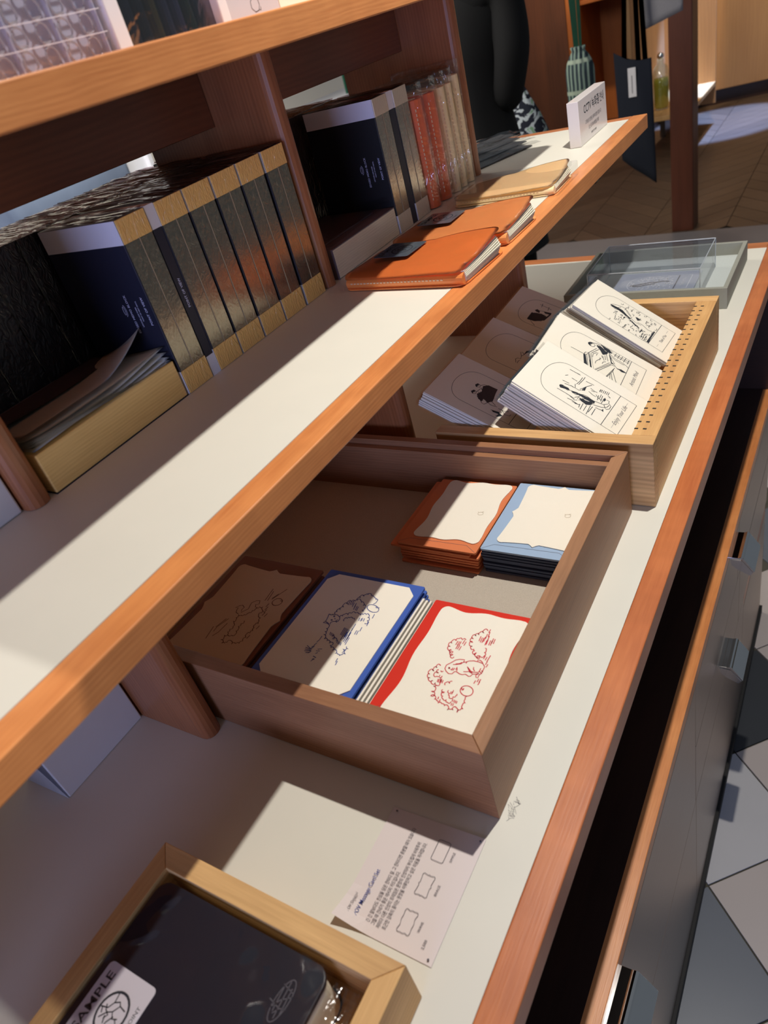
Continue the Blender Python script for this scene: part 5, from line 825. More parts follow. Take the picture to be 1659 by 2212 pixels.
ptext('저마다 다른 인상의 프레임은 문장의 인상까지 부드럽게 바꿔주어', -.1032, .0256, .0037, sx=.66, name='body_text')
ptext('포근한 감촉의 종이는 문장을 어루만지고 싶은 마음을 자극합니다.', -.0988, .0262, .0037, sx=.66, name='body_text')
for yc, kind in ((.0905, 'plain'), (.0640, 'brace'), (.0372, 'wave')):
    o_ = wavy(.0158, .0098, 'plain' if kind == 'plain' else kind, .0014, .00045)
    if kind != 'plain':
        amp_s = .35; base = rrect(.0158, .0098, .0014, 6); o_ = [(x, y) for x, y in o_]
        o_ = [(x * (1 if abs(x) > .0078 else 1), y) for x, y in o_]
    ln = [[(-(y) * 1e3 + (-.0868 + .0980) * 1e3, x * 1e3 + (yc - .0645) * 1e3) for x, y in o_ + [o_[0]]]]
    obj('outline_shape', strokes(ln, .00035, .0011), M['ink_grey'], ps)
ptext('SIMPLE', -.0760, .0855, .0026, name='shape_name'); ptext('BRACE', -.0760, .0600, .0026, name='shape_name')
ptext('WAVE', -.0760, .0340, .0026, name='shape_name'); ptext('2,500', -.0686, .0258, .0028, name='price')
for x, y in ((-.133, .1067), (-.0627, .1077), (-.1342, .0216), (-.0628, .0216)):
    pb = bmesh.new(); bmesh.ops.create_uvsphere(pb, u_segments=10, v_segments=6, radius=.0008)
    obj('pin', pb, M['ink_grey'], ps, (x + .0980, y - .0645, .0016 if (x, y) != (-.1342, .0216) else .0042), True)

# ------------------------------------------------------------ oak tray with sample notebook
ot = thing('oak_tray', 'light oak tray holding a navy sample notebook at the near end of the counter', 'tray', (-.16, -.09, ZC))
tx0, tx1, ty0, ty1 = -.2655, -.0572, -.240, .0012; TZ = ZC + .0460; tw = .0155
ty = lambda p, m: mitre(ot, 'side_board', p, ZC + .0004, TZ, M[m])
ty([(tx1, ty1), (tx0, ty1), (tx0 + tw, ty1 - tw), (tx1 - tw, ty1 - tw)], 'oak_x')
ty([(tx1, ty0 + .0002), (tx1, ty1 - .0002), (tx1 - tw, ty1 - tw - .0001), (tx1 - tw, ty0 + tw)], 'oak_y')
ty([(tx0, ty1 - .0002), (tx0, ty0 + .0002), (tx0 + tw, ty0 + tw), (tx0 + tw, ty1 - tw - .0001)], 'oak_y')
ty([(tx0, ty0), (tx1, ty0), (tx1 - tw, ty0 + tw - .0001), (tx0 + tw, ty0 + tw - .0001)], 'oak_x')
obj('base_board', rel(ot, box(tx0 + tw, tx1 - tw, ty0 + tw, ty1 - tw, ZC + .0004, ZC + .006)), M['oak_x'], ot)
sn = thing('sample_notebook', 'navy sample notebook wrapped in clear film lying in the oak tray', 'notebook', (-.1735, -.112, ZC + .0062))
nz0 = ZC + .0062
obj('page_block', prism(rrect(.1440, .180, .008), .001, .0330), M['page'], sn, (0.002, 0, 0))
obj('cover', prism(rrect(.1490, .1850, .010), .0330, .0372, bev=.0008), M['deep_navy'], sn)
obj('back_cover', prism(rrect(.1490, .1850, .010), .0, .0012), M['navy_cover'], sn)
def crumple(x0, x1, y0, y1, z, amp, n=26, seed=1, th=.0, fi=.35, fj=.3):
    b = bmesh.new(); rr = random.Random(seed); from mathutils import noise
    g = [[b.verts.new((x0 + (x1 - x0) * i / n, y0 + (y1 - y0) * j / n, z + amp * noise.noise(Vector((i * fi + seed * 9, j * fj, seed))) + amp * .8 * abs(noise.noise(Vector((i * .13, j * .16 + seed, 4)))))) for j in range(n + 1)] for i in range(n + 1)]
    for i in range(n):
        for j in range(n): b.faces.new((g[i][j], g[i + 1][j], g[i + 1][j + 1], g[i][j + 1]))
    return b
obj('film_wrap', crumple(-.0745, .0765, -.0920, .0930, .0385, .0050, 44, 3, fi=.14, fj=.10), M['film_calm'], sn, smooth=True, label='clear crinkled film')
obj('film_side', crumple(.0750, .0990, -.0900, .0900, .0270, .0075, 20, 5), M['film_wr'], sn, smooth=True, label='crumpled clear film beside the pages')
def sample_sticker(parent, w, h, loc, rotm, mat, ink, r=.004, words='SAMPLE', foot='FOR POINT'):
    s = obj('sample_sticker', prism(rrect(w, h, r), 0, .0003), M[mat], parent, label='square sticker reading SAMPLE with an oval emblem')
    s.matrix_local = Matrix.Translation(loc) @ rotm.to_4x4()
    text(words, h * .19, M[ink], s, Matrix.Translation((0, h * .285, .00035)), name='sticker_text', align='CENTER', bold=.0001, sx=1.25)
    e = 1e3 * h; L_ = [ellipse(0, -.06 * e, .27 * e, .25 * e)]
    obj('emblem_ring', strokes(L_, h * .035, .00035), M[ink], s)
    dl = [[(-.12, .10), (-.02, .02), (.02, -.06), (-.05, -.12), (-.02, -.20)], [(.0, .17), (.03, .05), (.12, .0), (.24, .02)], [(-.26, -.08), (-.12, -.06), (-.02, -.12)], [(.02, -.06), (.12, -.12), (.10, -.24)], [(.12, 0), (.16, -.08), (.12, -.12)],
          [(-.10, .02), (-.04, -.02), (.0, .06), (.06, .10)], [(-.15, -.02), (-.06, .02)], [(-.14, -.18), (-.08, -.22), (-.03, -.16)], [(-.06, .10), (.0, .14)]]
    obj('emblem_drawing', strokes([[(x * e, y * e) for x, y in l] for l in dl], h * .018, .00036), M[ink], s)
    text(foot, h * .085, M[ink], s, Matrix.Translation((0, -h * .44, .00035)), name='sticker_text', align='CENTER', sx=1.1)
    return s
sample_sticker(sn, .0460, .0440, (-.2200 + .1735, -.0985 + .112, .0376), Matrix.Rotation(math.radians(90), 3, 'Z'), 'sticker_tan', 'ink_black', .0035)
obj('cover_emblem', strokes([ellipse(55, 66, 4.6, 12.5, -6)] + [[(50, 60), (54, 66), (60, 70)], [(53, 58), (56, 62), (60, 63)], [(51, 74), (59, 72)], [(47, 64), (55, 62)]] + [[(52.5 + k * .9, 56 + abs(k - 3)), (52 + k * .9, 77 - abs(k - 3))] for k in range(7)][::3], .0006, .0374), M['ink_grey'], sn, label='silver oval emblem')

# ------------------------------------------------------------ white boxes on the counter and the middle shelf
b = thing('white_box', 'plain white carton on the counter under the middle shelf against the near divider', 'box', (-.458, .055, ZC))
obj('carton', rel(b, box(-.4895, -.4275, .0095, .1030, ZC + .0003, ZC + .158, .0012)), M['white_card'], b)
fl = bmesh.new(); vs = [fl.verts.new(v) for v in ((-.4275, .0085, ZC + .0003), (-.4895, .0065, ZC + .0003), (-.4895, .0005, ZC + .150), (-.4275, -.0035, ZC + .150))]; fl.faces.new(vs)
bmesh.ops.solidify(fl, geom=fl.faces[:], thickness=.0008)
obj('flap', rel(b, fl), M['white_card'], b, label='loose end flap')
b = thing('white_box', 'white carton on the middle shelf beside the divider, cut by the left picture edge', 'box', (-.45, .02, ZM))
obj('carton', rel(b, box(-.520, -.3765, -.075, .0955, ZM + .0004, ZM + .125, .0015)), M['white_card'], b)
obj('lid_line', rel(b, box(-.3764, -.3761, -.074, .0945, ZM + .112, ZM + .1125)), M['ink_grey'], b)

# ------------------------------------------------------------ edged memo blocks
BT = .1508
def memo_block(name, lab, x, y, w, group, band, mid, face=True, dark=False):
    """shrink-wrapped block standing on its short end; fore-edge faces +x, cover faces -y"""
    t = thing(name, lab, 'memo block', (x, y, ZM), group)
    h = .1505; d = .1000
    body = obj('cover', box(-d, -.0006, .0, w, .0, h, .0006), M['dark_wrap' if dark else ('navy_cover' if band == 'gold_wrap' else 'black_cover')], t)
    if dark: return t
    obj('fore_edge', box(-.0006, 0, .0010, w - .001, .0215, h - .0190), M[mid], t, label='mirror-like gilded page edge under shrink wrap')
    for z0, z1 in ((.0003, .0213), (h - .0188, h - .0002)):
        obj('edge_band', box(-.0005, .0004, .0004, w - .0004, z0, z1, .0003), M[band], t)
        obj('cover_band', box(-d + .001, -.0002, -.00035, .0, z0, z1), M['lilac_band'], t)
    obj('seam', box(.0001, .0005, w * .52 - .0003, w * .52 + .0003, .021, h - .018), M['ink_tan'], t, label='shrink wrap seam')
    obj('shrink_wrap', crumple(-d, .0005, .0, w, h + .0012, .0016, 22, int(x * -900 + y * 997) % 50, fi=.10, fj=.85), M['film_top'], t, smooth=True, label='gathered clear wrap on top')
    if face:
        rx = Matrix.Translation((0, 0, 0))
        def ct(s, xx, z, size, mat='ink_lilac', sx=.95):
            text(s, size, M[mat], t, frame((xx, -.0006, z), (0, 0, 1), (-1, 0, 0)), name='cover_text', sx=sx, bold=.00004)
        ct('POINT OF VIEW', -.0068, .0650, .0036); ct('EDGED MEMO BLOCK', -.0262, .0585, .0036)
        ct('LEATHER LIKE PAPER', -.0190, .0640, .0020); ct('POINT OF VIEW SEOUL', -.0160, .0690, .0018)
        s = obj('cover_emblem', strokes([[(math.cos(a) * 2.2, math.sin(a) * 5) for a in [math.pi * (-.5 + k / 8) for k in range(9)]], ellipse(-.6, 0, 1.2, 3.6)], .0005), M['ink_lilac'], t)
        s.matrix_local = frame((-.0345, -.0006, .0790), (1, 0, 0), (0, 0, 1))
    return t
xf = -.3655
ys = [(.2725, .0325, xf, 'gold-banded memo block standing with its navy cover showing, nearest the open block'),
      (.3165, .0330, xf + .0005, 'second gold-banded memo block from the open one, navy strip lettered'),
      (.3512, .0345, xf, 'third gold-banded memo block from the open one'),
      (.3880, .0350, xf, 'fourth gold-banded memo block from the open one'),
      (.4252, .0350, xf, 'fifth gold-banded memo block from the open one'),
      (.4640, .0350, xf, 'gold-banded memo block standing against the middle divider')]
for i, (y, w_, x, lab) in enumerate(ys):
    memo_block('memo_block', lab, x + (0 if i != 1 else -.0005), y, w_, 'gold-banded memo blocks in the left bay', 'gold_wrap', 'gilt_wrap', face=(i == 0))
# cover of the second block stands out with only the brand line
t = thing('memo_block', 'thin navy-covered memo block squeezed between first and second gold blocks', 'memo block', (xf - .001, .3058, ZM), 'gold-banded memo blocks in the left bay')
obj('cover', box(-.1, .0003, 0, .0103, 0, .1505, .0005), M['navy_cover'], t)
obj('cover_band', box(-.1, .0007, .0, .0104, .132, .1507), M['lilac_band'], t); obj('cover_band', box(-.1, .0007, .0, .0104, .0, .0185), M['lilac_band'], t)
text('POINT OF VIEW', .0036, M['ink_lilac'], t, frame((.0006, .0066, .0640), (0, 0, 1), (0, -1, 0)), name='cover_text', bold=.00004)
# rear row, dark wrapped fronts
for i in range(11):
    y = .1185 + i * .0350
    if y + .033 > .503: break
    t = memo_block('memo_block', 'dark shrink-wrapped memo block, %s from the near divider in the left bay rear row' % ORD[i], -.4760 - .001 * (i % 2), y, .0335, 'dark memo blocks in the rear row, left bay', None, None, False, True)
    obj('shrink_wrap', crumple(-.1, .0, 0, .0335, .1514, .0022, 20, i + 20, fi=.12, fj=.8), M['film_top'], t, smooth=True, label='gathered clear wrap on top')
# open block lying flat, pages curling
fb = thing('memo_block', 'open memo block lying flat with curling pages and gilded edge, beside the near divider', 'memo block', (-.4180, .1955, ZM), 'gold-banded memo blocks in the left bay')
obj('page_block', box(-.052, .0520, -.0752, .0745, .0005, .0335, .0010), M['gold_page'], fb)
obj('back_cover', box(-.0525, .0525, -.0758, .0752, .0, .0005), M['navy_cover'], fb)
def sheet(bmx, lift, curl, z, seed, x1=.052):
    rr = random.Random(seed); n = 16; g = []
    for i in range(n + 1):
        row = []
        for j in range(n + 1):
            u, v = i / n, j / n; x = -.050 + (x1 + .050) * u; y = -.074 + .148 * v
            z_ = z + lift * u ** 2 * (1 - .55 * v) + curl * (max(0, v - .55) ** 1.6) * u ** 1.5 + .0015 * math.sin(v * 5 + seed) * u
            row.append(bmx.verts.new((x - curl * .35 * max(0, v - .5) * u, y, z_)))
        g.append(row)
    for i in range(n):
        for j in range(n): bmx.faces.new((g[i][j], g[i + 1][j], g[i + 1][j + 1], g[i][j + 1]))
for k, (lf, cu, z) in enumerate(((.002, .003, .0340), (.003, .006, .0346), (.005, .012, .0352), (.007, .022, .0358), (.010, .020, .0366), (.011, .085, .0376))):
    b = bmesh.new(); sheet(b, lf, cu, z, k, .052 if k < 5 else .045); bmesh.ops.solidify(b, geom=b.faces[:], thickness=-.0003)
    obj('page', b, M['cream_paper'], fb, smooth=True)
b = bmesh.new(); sheet(b, .006, .0, .0390, 9, -.004); bmesh.ops.solidify(b, geom=b.faces[:], thickness=-.0008)
obj('cover_flap', b, M['mauve_cover'], fb, smooth=True, label='grey wrapped back cover')
# right bay: silver banded blocks
memo_block('memo_block', 'silver-banded memo block with black cover in the right bay', -.366, .6775, .0335, 'silver-banded memo blocks in the right bay', 'silver_wrap', 'silver_gilt', True)
memo_block('memo_block', 'silver-banded memo block next to the orange leather notebooks', -.366, .7260, .0345, 'silver-banded memo blocks in the right bay', 'silver_wrap', 'silver_gilt', False)
t = thing('memo_block', 'thin navy memo block between two silver-banded ones', 'memo block', (-.367, .7118, ZM), 'silver-banded memo blocks in the right bay')
obj('cover', box(-.1, .0003, 0, .0135, 0, .1505, .0005), M['navy_cover'], t)
obj('cover_band', box(-.1, .0007, .0, .0135, .132, .1507), M['lilac_band'], t)
for i in range(7):
    y = .528 + i * .0350
    t = memo_block('memo_block', 'dark shrink-wrapped memo block, %s from the middle divider in the right bay rear row' % ORD[i], -.4800, y, .0335, 'dark memo blocks in the rear row, right bay', None, None, False, True)
    obj('shrink_wrap', crumple(-.1, .0, 0, .0335, .1514, .0022, 20, i + 40, fi=.12, fj=.8), M['film_top'], t, smooth=True, label='gathered clear wrap on top')
t = thing('memo_block', 'silver-edged memo block lying flat in the right bay beside the middle divider', 'memo block', (-.4180, .6090, ZM), 'silver-banded memo blocks in the right bay')
obj('page_block', box(-.052, .0515, -.0770, .0660, .0005, .0320, .0010), M['silver_page'], t)
obj('cover', box(-.0525, .0515, -.0776, .0665, .0321, .0330, .0003), M['mauve_cover'], t, label='grey cover with a raised inner panel')
obj('cover_panel', box(-.0400, .0300, -.0600, .0500, .0331, .0345, .0004), M['mauve_cover'], t)
obj('near_edge', box(-.0525, .0515, -.0780, -.0776, .0, .0330), M['mauve_cover'], t)
for k in range(3):
    b = bmesh.new(); sheet(b, .002 + .002 * k, .006 + .012 * k, .0352 + .0006 * k, k + 30, .050); bmesh.ops.scale(b, vec=(1, .95, 1), verts=b.verts[:]); bmesh.ops.translate(b, vec=(0, -.005, 0), verts=b.verts[:])
    obj('page', b, M['film'], t, smooth=True, label='loose clear wrap sheet')

# ------------------------------------------------------------ leather notebooks
def stand_nb(y, w, mat, lab, lean, h=.1300, film=True, xx=-.3600):
    t = thing('leather_notebook', lab, 'notebook', (xx, y, ZM), 'wrapped leather notebooks standing in the right bay')
    t.rotation_euler.x = lean
    pts = [(-.0920, 0), (-w * .5, 0)] + [(-w * .5 + w * .5 * math.cos(a), w * .5 + w * .5 * math.sin(a)) for a in [-math.pi / 2 + math.pi * k / 8 for k in range(1, 8)]] + [(-w * .5, w), (-.0920, w)]
    obj('cover', prism(pts, .001, h, bev=.0008), M[mat], t)
    obj('page_block', box(-.0925, -.0100, w * .25, w * .75, .002, h + .0005), M['page'], t)
    st = bmesh.new()
    for k in range(22): box(-.0020, -.0008, -.0002, .0004, .012 + k * .005, .0150 + k * .005, bm=st)
    tag(obj('stitching', st, M['thread'], t), kind='stuff')
    pf = [(-.0940, -.0012), (-w * .4, -.0015), (.0020, w * .3), (.0020, w * .7), (-w * .4, w + .0015), (-.0940, w + .0012)]
    obj('film_bag', prism(pf, .0, h + .017), M['film_wr'], t, label='clear plastic bag')
    return t
stand_nb(.7660, .0260, 'leather_r', 'deep orange leather notebook in a clear bag beside the silver blocks', 0)
stand_nb(.8010, .0270, 'leather_r', 'second deep orange leather notebook in a clear bag, beside the tan ones', -.01)
stand_nb(.8370, .0170, 'leather_t', 'nearest tan leather notebook in a clear bag next to the orange ones', 0)
stand_nb(.8600, .0150, 'leather_t', 'middle tan leather notebook in a clear bag with pale spine line', 0)
stand_nb(.8830, .0170, 'leather_t', 'farthest tan leather notebook in a clear bag against the end divider', 0, .136)
def flat_nb(lab, cx, cy, w, d, h, mat, rot, z=0, sticker=False, bagged=False, tilt=0):
    """soft-cover notebook lying down: folded spine towards -y, open pages towards +x"""
    t = thing('leather_notebook', lab, 'notebook', (cx, cy, ZM + .0006 + z)); t.rotation_euler = (0, tilt, rot)
    def cover_shell(z0, z1, bulge):
        b = bmesh.new(); n = 14; g = []
        out = rrect(w, d, .014, 5)
        return out
    out = rrect(w, d, .012, 5)
    # lower cover, upper cover (slightly domed), rounded spine wall
    obj('lower_cover', prism(out, 0, .0016, bev=.0004), M[mat], t)
    b = bmesh.new(); n = 20; g = []
    for i in range(n + 1):
        row = []
        for j in range(n + 1):
            u, v = i / n * 2 - 1, j / n * 2 - 1
            x, y = u * w / 2, v * d / 2
            r = .013; ex, ey = max(0, abs(x) - (w / 2 - r)), max(0, abs(y) - (d / 2 - r))
            if ex and ey:
                q = math.hypot(ex, ey); m_ = max(ex, ey)
                if q > 0: s_ = m_ / q; x = math.copysign(w / 2 - r + ex * s_, x); y = math.copysign(d / 2 - r + ey * s_, y)
            zt = h * (.92 + .10 * (1 - u * u)) + .0020 * math.sin(u * 2.2 + v)
            zt += .0085 * max(0, u + .1) * max(0, v + .2) ** 1.3
            zt *= 1 - .28 * max(0, -v - .75) / .25 * .9 - .25 * max(0, v - .6) - .5 * max(0, -u - .86)
            row.append(b.verts.new((x, y, zt)))
        g.append(row)
    for i in range(n):
        for j in range(n): b.faces.new((g[i][j], g[i + 1][j], g[i + 1][j + 1], g[i][j + 1]))
    bmesh.ops.solidify(b, geom=b.faces[:], thickness=.0016)
    obj('upper_cover', b, M[mat], t, smooth=True)
    # spine wrap at -y and folded left side
    prof = [(-d/2 + .0115, 0.0)] + [(-d/2 + .008 - .008 * math.sin(a), h * .36 - h * .36 * math.cos(a)) for a in [math.pi * k / 8 for k in range(1, 8)]] + [(-d/2 + .0115, h * .74)]
    obj('spine', prism_axis(prof, -w/2 + .006, w/2 - .001, 'X'), M[mat], t, smooth=False)
    st = bmesh.new(); k = 0; x = -w/2 + .012
    while x < w/2 - .022: box(x, x + .0026, -d/2 - .0002, -d/2 + .0006, h * .40, h * .47, bm=st); x += .0042
    tag(obj('stitching', st, M['thread'], t), kind='stuff')
    pg = bmesh.new()
    for k in range(9):   # page leaves fanned towards +x
        z0 = .0018 + (h * .80 - .0018) * k / 9
        pts = [(-w/2 + .006, -d/2 + .0095), (w/2 + .0005 - .0004 * abs(k - 4), -d/2 + .0065), (w/2 + .002 - .001 * abs(k - 4), d/2 - .014), (w/2 - .012, d/2 - .0045), (-w/2 + .006, d/2 - .0045)]
        own = prism(pts, z0, z0 + h * .062)
        for vv in own.verts: vv.co.z += .0075 * (k / 9) * max(0, vv.co.x / (w / 2)) * max(0, vv.co.y / (d / 2) + .2)
        join(pg, own)
    obj('pages', pg, M['page'], t)
    em2 = obj('embossed_emblem', strokes([[(x * .9 + w * 1e3 * .40, y * .9 + d * 1e3 * .33) for x, y in l] for l in fruit(0, 0, 5.0)], .0005, h * .985 + .0012), plain('tooled_' + mat, srgb(190, 84, 30), .5), t)
    if sticker:
        sample_sticker(t, .0430, .0440, (-w * .22, d * .13, h * 1.02 + .0022), Matrix.Rotation(math.radians(90), 3, 'Z'), 'sticker', 'ink_black', .003, foot='POINT')
    if bagged:
        obj('film_bag', prism(rrect(w + .012, d + .010, .004), -.0003, h + .0035, bev=.001), M['film'], t, label='clear plastic bag')
    return t
flat_nb('bright orange leather notebook with a dark SAMPLE sticker, nearest on the middle shelf', -.2625, .5370, .1460, .0960, .0170, 'leather_o', math.radians(-3), 0, True)
flat_nb('caramel leather notebook with a dark sticker, behind the bright orange one', -.2620, .6400, .1450, .0920, .0165, 'leather_m', math.radians(-1.0), 0, True)
flat_nb('pale tan leather notebook in a clear bag with stitched spine, farthest on the shelf', -.2660, .8010, .1350, .0820, .0130, 'leather_t', math.radians(2), 0, False, True)

# ------------------------------------------------------------ CCTV sign block and grey packets at the shelf end
cs = thing('sign_block', 'white CCTV notice block standing at the far end of the middle shelf', 'sign', (-.2446, 1.0630, ZM))
obj('block', box(-.0082, .0082, -.0670, .0670, .0003, .0590, .0006), plain('white_acrylic', srgb(226, 218, 218), .3, var=.01, coat=.3), cs)
def st_(s, y, z, size, mat='ink_black', sx=1.0, bold=0, name='sign_text'):
    text(s, size, M[mat], cs, frame((.0083, y, z), (0, 1, 0), (0, 0, 1)), name=name, sx=sx, bold=bold)
st_('CCTV 녹화중', -.0440, .0385, .0150, sx=.90, bold=.00012, name='sign_title')
obj('bar', box(.0083, .0084, .0290, .0296, .0370, .0500), M['ink_grey'], cs)
st_('안내', .0350, .0385, .0140, sx=.80, bold=.0001, name='sign_title')
st_('고객님의 안전을 위하여 촬영 중입니다', -.0400, .0240, .0062, 'ink_grey', .80); st_('도난 및 화재 예방을 위해', -.0270, .0150, .0062, 'ink_grey', .80)
st_('POINT OF VIEW', -.0160, .0065, .0042, 'ink_grey', .85)
for k, (x, y, a) in enumerate(((-.372, 1.008, 24), (-.392, 1.035, 26), (-.414, 1.060, 28), (-.436, 1.085, 30))):
    t = thing('packet', ['dark grey item in a clear sleeve, front one of the fanned packets', 'second fanned clear packet from the front on the shelf end', 'third fanned clear packet from the front on the shelf end', 'rearmost fanned clear packet on the shelf end'][k], 'packet', (x, y, ZM + .0006 + .0022 * k), 'clear packets fanned out behind the end divider')
    t.rotation_euler.z = math.radians(-a)
    obj('insert', box(-.017, .017, -.060, .060, .0004, .0018, .0004), plain('charcoal_insert_%d' % k, srgb(62, 60, 62), .5), t)
    obj('sleeve', crumple(-.024, .024, -.070, .074, .0030, .0035, 18, k + 60), M['film_wr'], t, smooth=True)
# ------------------------------------------------------------ things on the top shelf
og = thing('organizer', 'clear plastic organizer full of small ring-shaped clips on the top shelf', 'organizer', (-.30, .14, ZT))
oy0, oy1, oz1 = .020, .2405, ZT + .200
obj('case', rel(og, box(-.352, -.2660, oy0, oy1, ZT + .0004, oz1, .001)), M['frost'], og)
obj('front', rel(og, box(-.2605, -.2595, oy0, oy1, ZT + .0004, oz1)), M['clear_plastic'], og)
rg = []
cb = bmesh.new(); tube([(.0042 * math.cos(a), 0, .0050 * math.sin(a)) for a in [2 * math.pi * k / 14 for k in range(14)]], .0006, cb, 5, closed=True)
tube([(-.0030, 0, .0072), (0, 0, .0052), (.0030, 0, .0074)], .0006, cb, 5); tube([(-.0030, 0, .0072), (.0030, 0, .0074)], .0005, cb, 5)
bmesh.ops.rotate(cb, verts=cb.verts[:], matrix=Matrix.Rotation(math.radians(90), 3, 'Z'))
ring_me = mesh_from('ring_clip', cb, M['ring'])
for r in range(5):
    for c in range(14):
        o = bpy.data.objects.new('ring_clip', ring_me); COL.objects.link(o); o.parent = og
        o.location = Vector((-.2630, .2310 - c * .0157, ZT + .0062 + r * .0112)) - Vector(og.location)
for r in range(1, 6): obj('tray_line', rel(og, box(-.2596, -.2588, oy0, oy1, ZT + .0004 + r * .0112, ZT + .0008 + r * .0112)), M['frost'], og)
for c in range(0, 15, 2): obj('cell_wall', rel(og, box(-.2650, -.2606, .2390 - c * .0157 - .0004, .2390 - c * .0157 + .0004, ZT + .001, ZT + .060)), M['frost'], og)
bc = thing('boxed_set', 'white-edged case of dark coloured pens behind a clear front on the top shelf', 'case', (-.31, .30, ZT))
obj('side_edge', rel(bc, box(-.360, -.2580, .2440, .2555, ZT + .0004, ZT + .20, .001)), M['white_card'], bc, label='white side edge')
obj('side_edge', rel(bc, box(-.360, -.2580, .3420, .3515, ZT + .0004, ZT + .20, .001)), M['white_card'], bc, label='white side edge')
obj('back', rel(bc, box(-.360, -.3560, .2556, .3419, ZT + .0004, ZT + .20)), M['black'], bc)
for k, cc in enumerate(((58, 26, 32), (38, 44, 62), (40, 46, 52), (92, 88, 40), (58, 66, 96), (66, 74, 110), (32, 66, 52), (56, 84, 104))):
    b = bmesh.new(); tube([(-.2720, .2605 + k * .0106, ZT + .0012), (-.2720, .2605 + k * .0106, ZT + .190)], .0048, b, 12)
    obj('pen_case', rel(bc, b), plain('spine_%d' % k, srgb(*cc), .35, var=.2, coat=.5), bc, smooth=False)
obj('front_cover', rel(bc, box(-.2650, -.2644, .2556, .3419, ZT + .0004, ZT + .20)), M['film_smoke'], bc)
gcard = thing('emblem_card', 'pale grey card with a large outlined fruit emblem standing on the top shelf', 'card', (-.2600, .382, ZT), rot=frame((0, 0, 0), (0, 1, 0), (0, 0, 1)).to_3x3())
obj('card', box(-.0300, .0295, .0004, .18, -.002, 0), plain('grey_card', srgb(196, 196, 206), .6, var=.01), gcard)
obj('printed_emblem', strokes([[(.6, 12), (-3, 9.5), (-3.5, 5.5), (0, 3), (4, 3.5), (6.2, 7), (5.4, 11), (2.5, 12.6), (.6, 12)][:], [(4.4, 4), (6.4, 3.4), (7.0, 5.4)]], .0004, .0001), M['ink_black'], gcard)
cc_ = thing('backing_card', 'plain cream card standing beside the grey emblem card on the top shelf', 'card', (-.261, .49, ZT))
obj('card', rel(cc_, box(-.263, -.261, .4135, .600, ZT + .0004, ZT + .17, .0004)), M['cream_paper'], cc_)

# ------------------------------------------------------------ background: post, cabinets, hanging bags, person
ps_ = thing('wooden_post', 'square reddish wooden post standing on the dark floor beyond the counter', 'post', (-.755, 4.265, .0))
obj('post', rel(ps_, box(-.812, -.700, 4.195, 4.335, .004, 2.6, .006)), M['post'], ps_)
lc = thing('light_cabinet', 'light wood cabinet on a dark recessed base at the back right', 'cabinet', (-.3, 7.9, 0))
lc.rotation_euler.z = math.radians(12)
obj('door', box(-1.12, -.02, -.30, -.278, .13, 2.2, .003), M['panel_light'], lc); obj('door', box(-.015, 1.0, -.30, -.278, .13, 2.2, .003), M['panel_light'], lc)
obj('carcass', box(-1.12, 1.0, -.277, .35, .125, 2.2), M['panel_light'], lc); obj('base', box(-1.05, .35, -.22, .3, .004, .124), M['dark_inside'], lc)
wbx = thing('white_cabinet', 'pale grey cabinet corner at the far right picture edge', 'cabinet', (-.50, 7.05, 0))
obj('body', box(-.10, .20, -.10, .10, .004, .105, .005), M['white_card'], wbx)
bcab = thing('brown_cabinet', 'tall brown wall cabinet with an open orange-lit bay behind the hanging bags', 'cabinet', (-2.2, 7.0, 0))
obj('door', rel(bcab, box(-3.1, -2.16, 6.78, 6.80, .06, 2.4, .004)), M['panel_dark'], bcab, label='dark brown cabinet door')
obj('stile', rel(bcab, box(-2.155, -2.06, 6.77, 7.4, .06, 2.4, .004)), M['panel_orange'], bcab)
obj('back_panel', rel(bcab, box(-2.06, -1.30, 7.38, 7.40, .06, 2.4)), M['panel_orange'], bcab)
obj('shelf', rel(bcab, box(-2.06, -1.42, 6.85, 7.38, 1.02, 1.05, .003)), M['panel_orange'], bcab)
obj('stile', rel(bcab, box(-1.58, -1.52, 6.80, 7.4, .06, 2.4, .004)), M['panel_orange'], bcab)
obj('base', rel(bcab, box(-3.1, -1.52, 6.83, 7.39, .004, .06)), M['dark_inside'], bcab)
ls = thing('bottle_shelf', 'light oak display niche behind the navy tote', 'shelf', (-1.25, 6.1, 0))
obj('side', rel(ls, box(-1.42, -1.39, 5.75, 6.75, .16, 1.8, .003)), M['panel_light'], ls)
obj('board', rel(ls, box(-1.39, -1.02, 5.75, 6.75, .28, .31, .003)), M['oak_y'], ls)
obj('back', rel(ls, box(-1.39, -1.02, 6.73, 6.75, .16, 1.8)), M['panel_light'], ls)
obj('support', rel(ls, box(-1.40, -1.36, 6.55, 6.75, .004, .16)), M['dark_inside'], ls)
bt = thing('glass_bottle', 'round glass bottle of yellow-green liquid on the light oak niche board', 'bottle', (-1.262, 6.02, .312))
def lathe(prof, n=20, bm=None):
    b = bm or bmesh.new(); rings = [[b.verts.new((r * math.cos(2 * math.pi * k / n), r * math.sin(2 * math.pi * k / n), z)) for k in range(n)] for r, z in prof]
    for i in range(len(rings) - 1):
        for k in range(n): b.faces.new((rings[i][k], rings[i][(k + 1) % n], rings[i + 1][(k + 1) % n], rings[i + 1][k]))
    b.faces.new(rings[0][::-1]); b.faces.new(rings[-1]); return b
obj('liquid', lathe([(.040, .004), (.050, .02), (.052, .17), (.048, .20)]), M['yellow_oil'], bt, smooth=True)
obj('glass', lathe([(.046, 0), (.057, .02), (.058, .22), (.045, .27), (.022, .29), (.022, .32)]), M['glass_bottle'], bt, smooth=True)
obj('stopper', lathe([(.018, .32), (.024, .33), (.024, .345), (.012, .36)]), M['chrome'], bt, smooth=True)
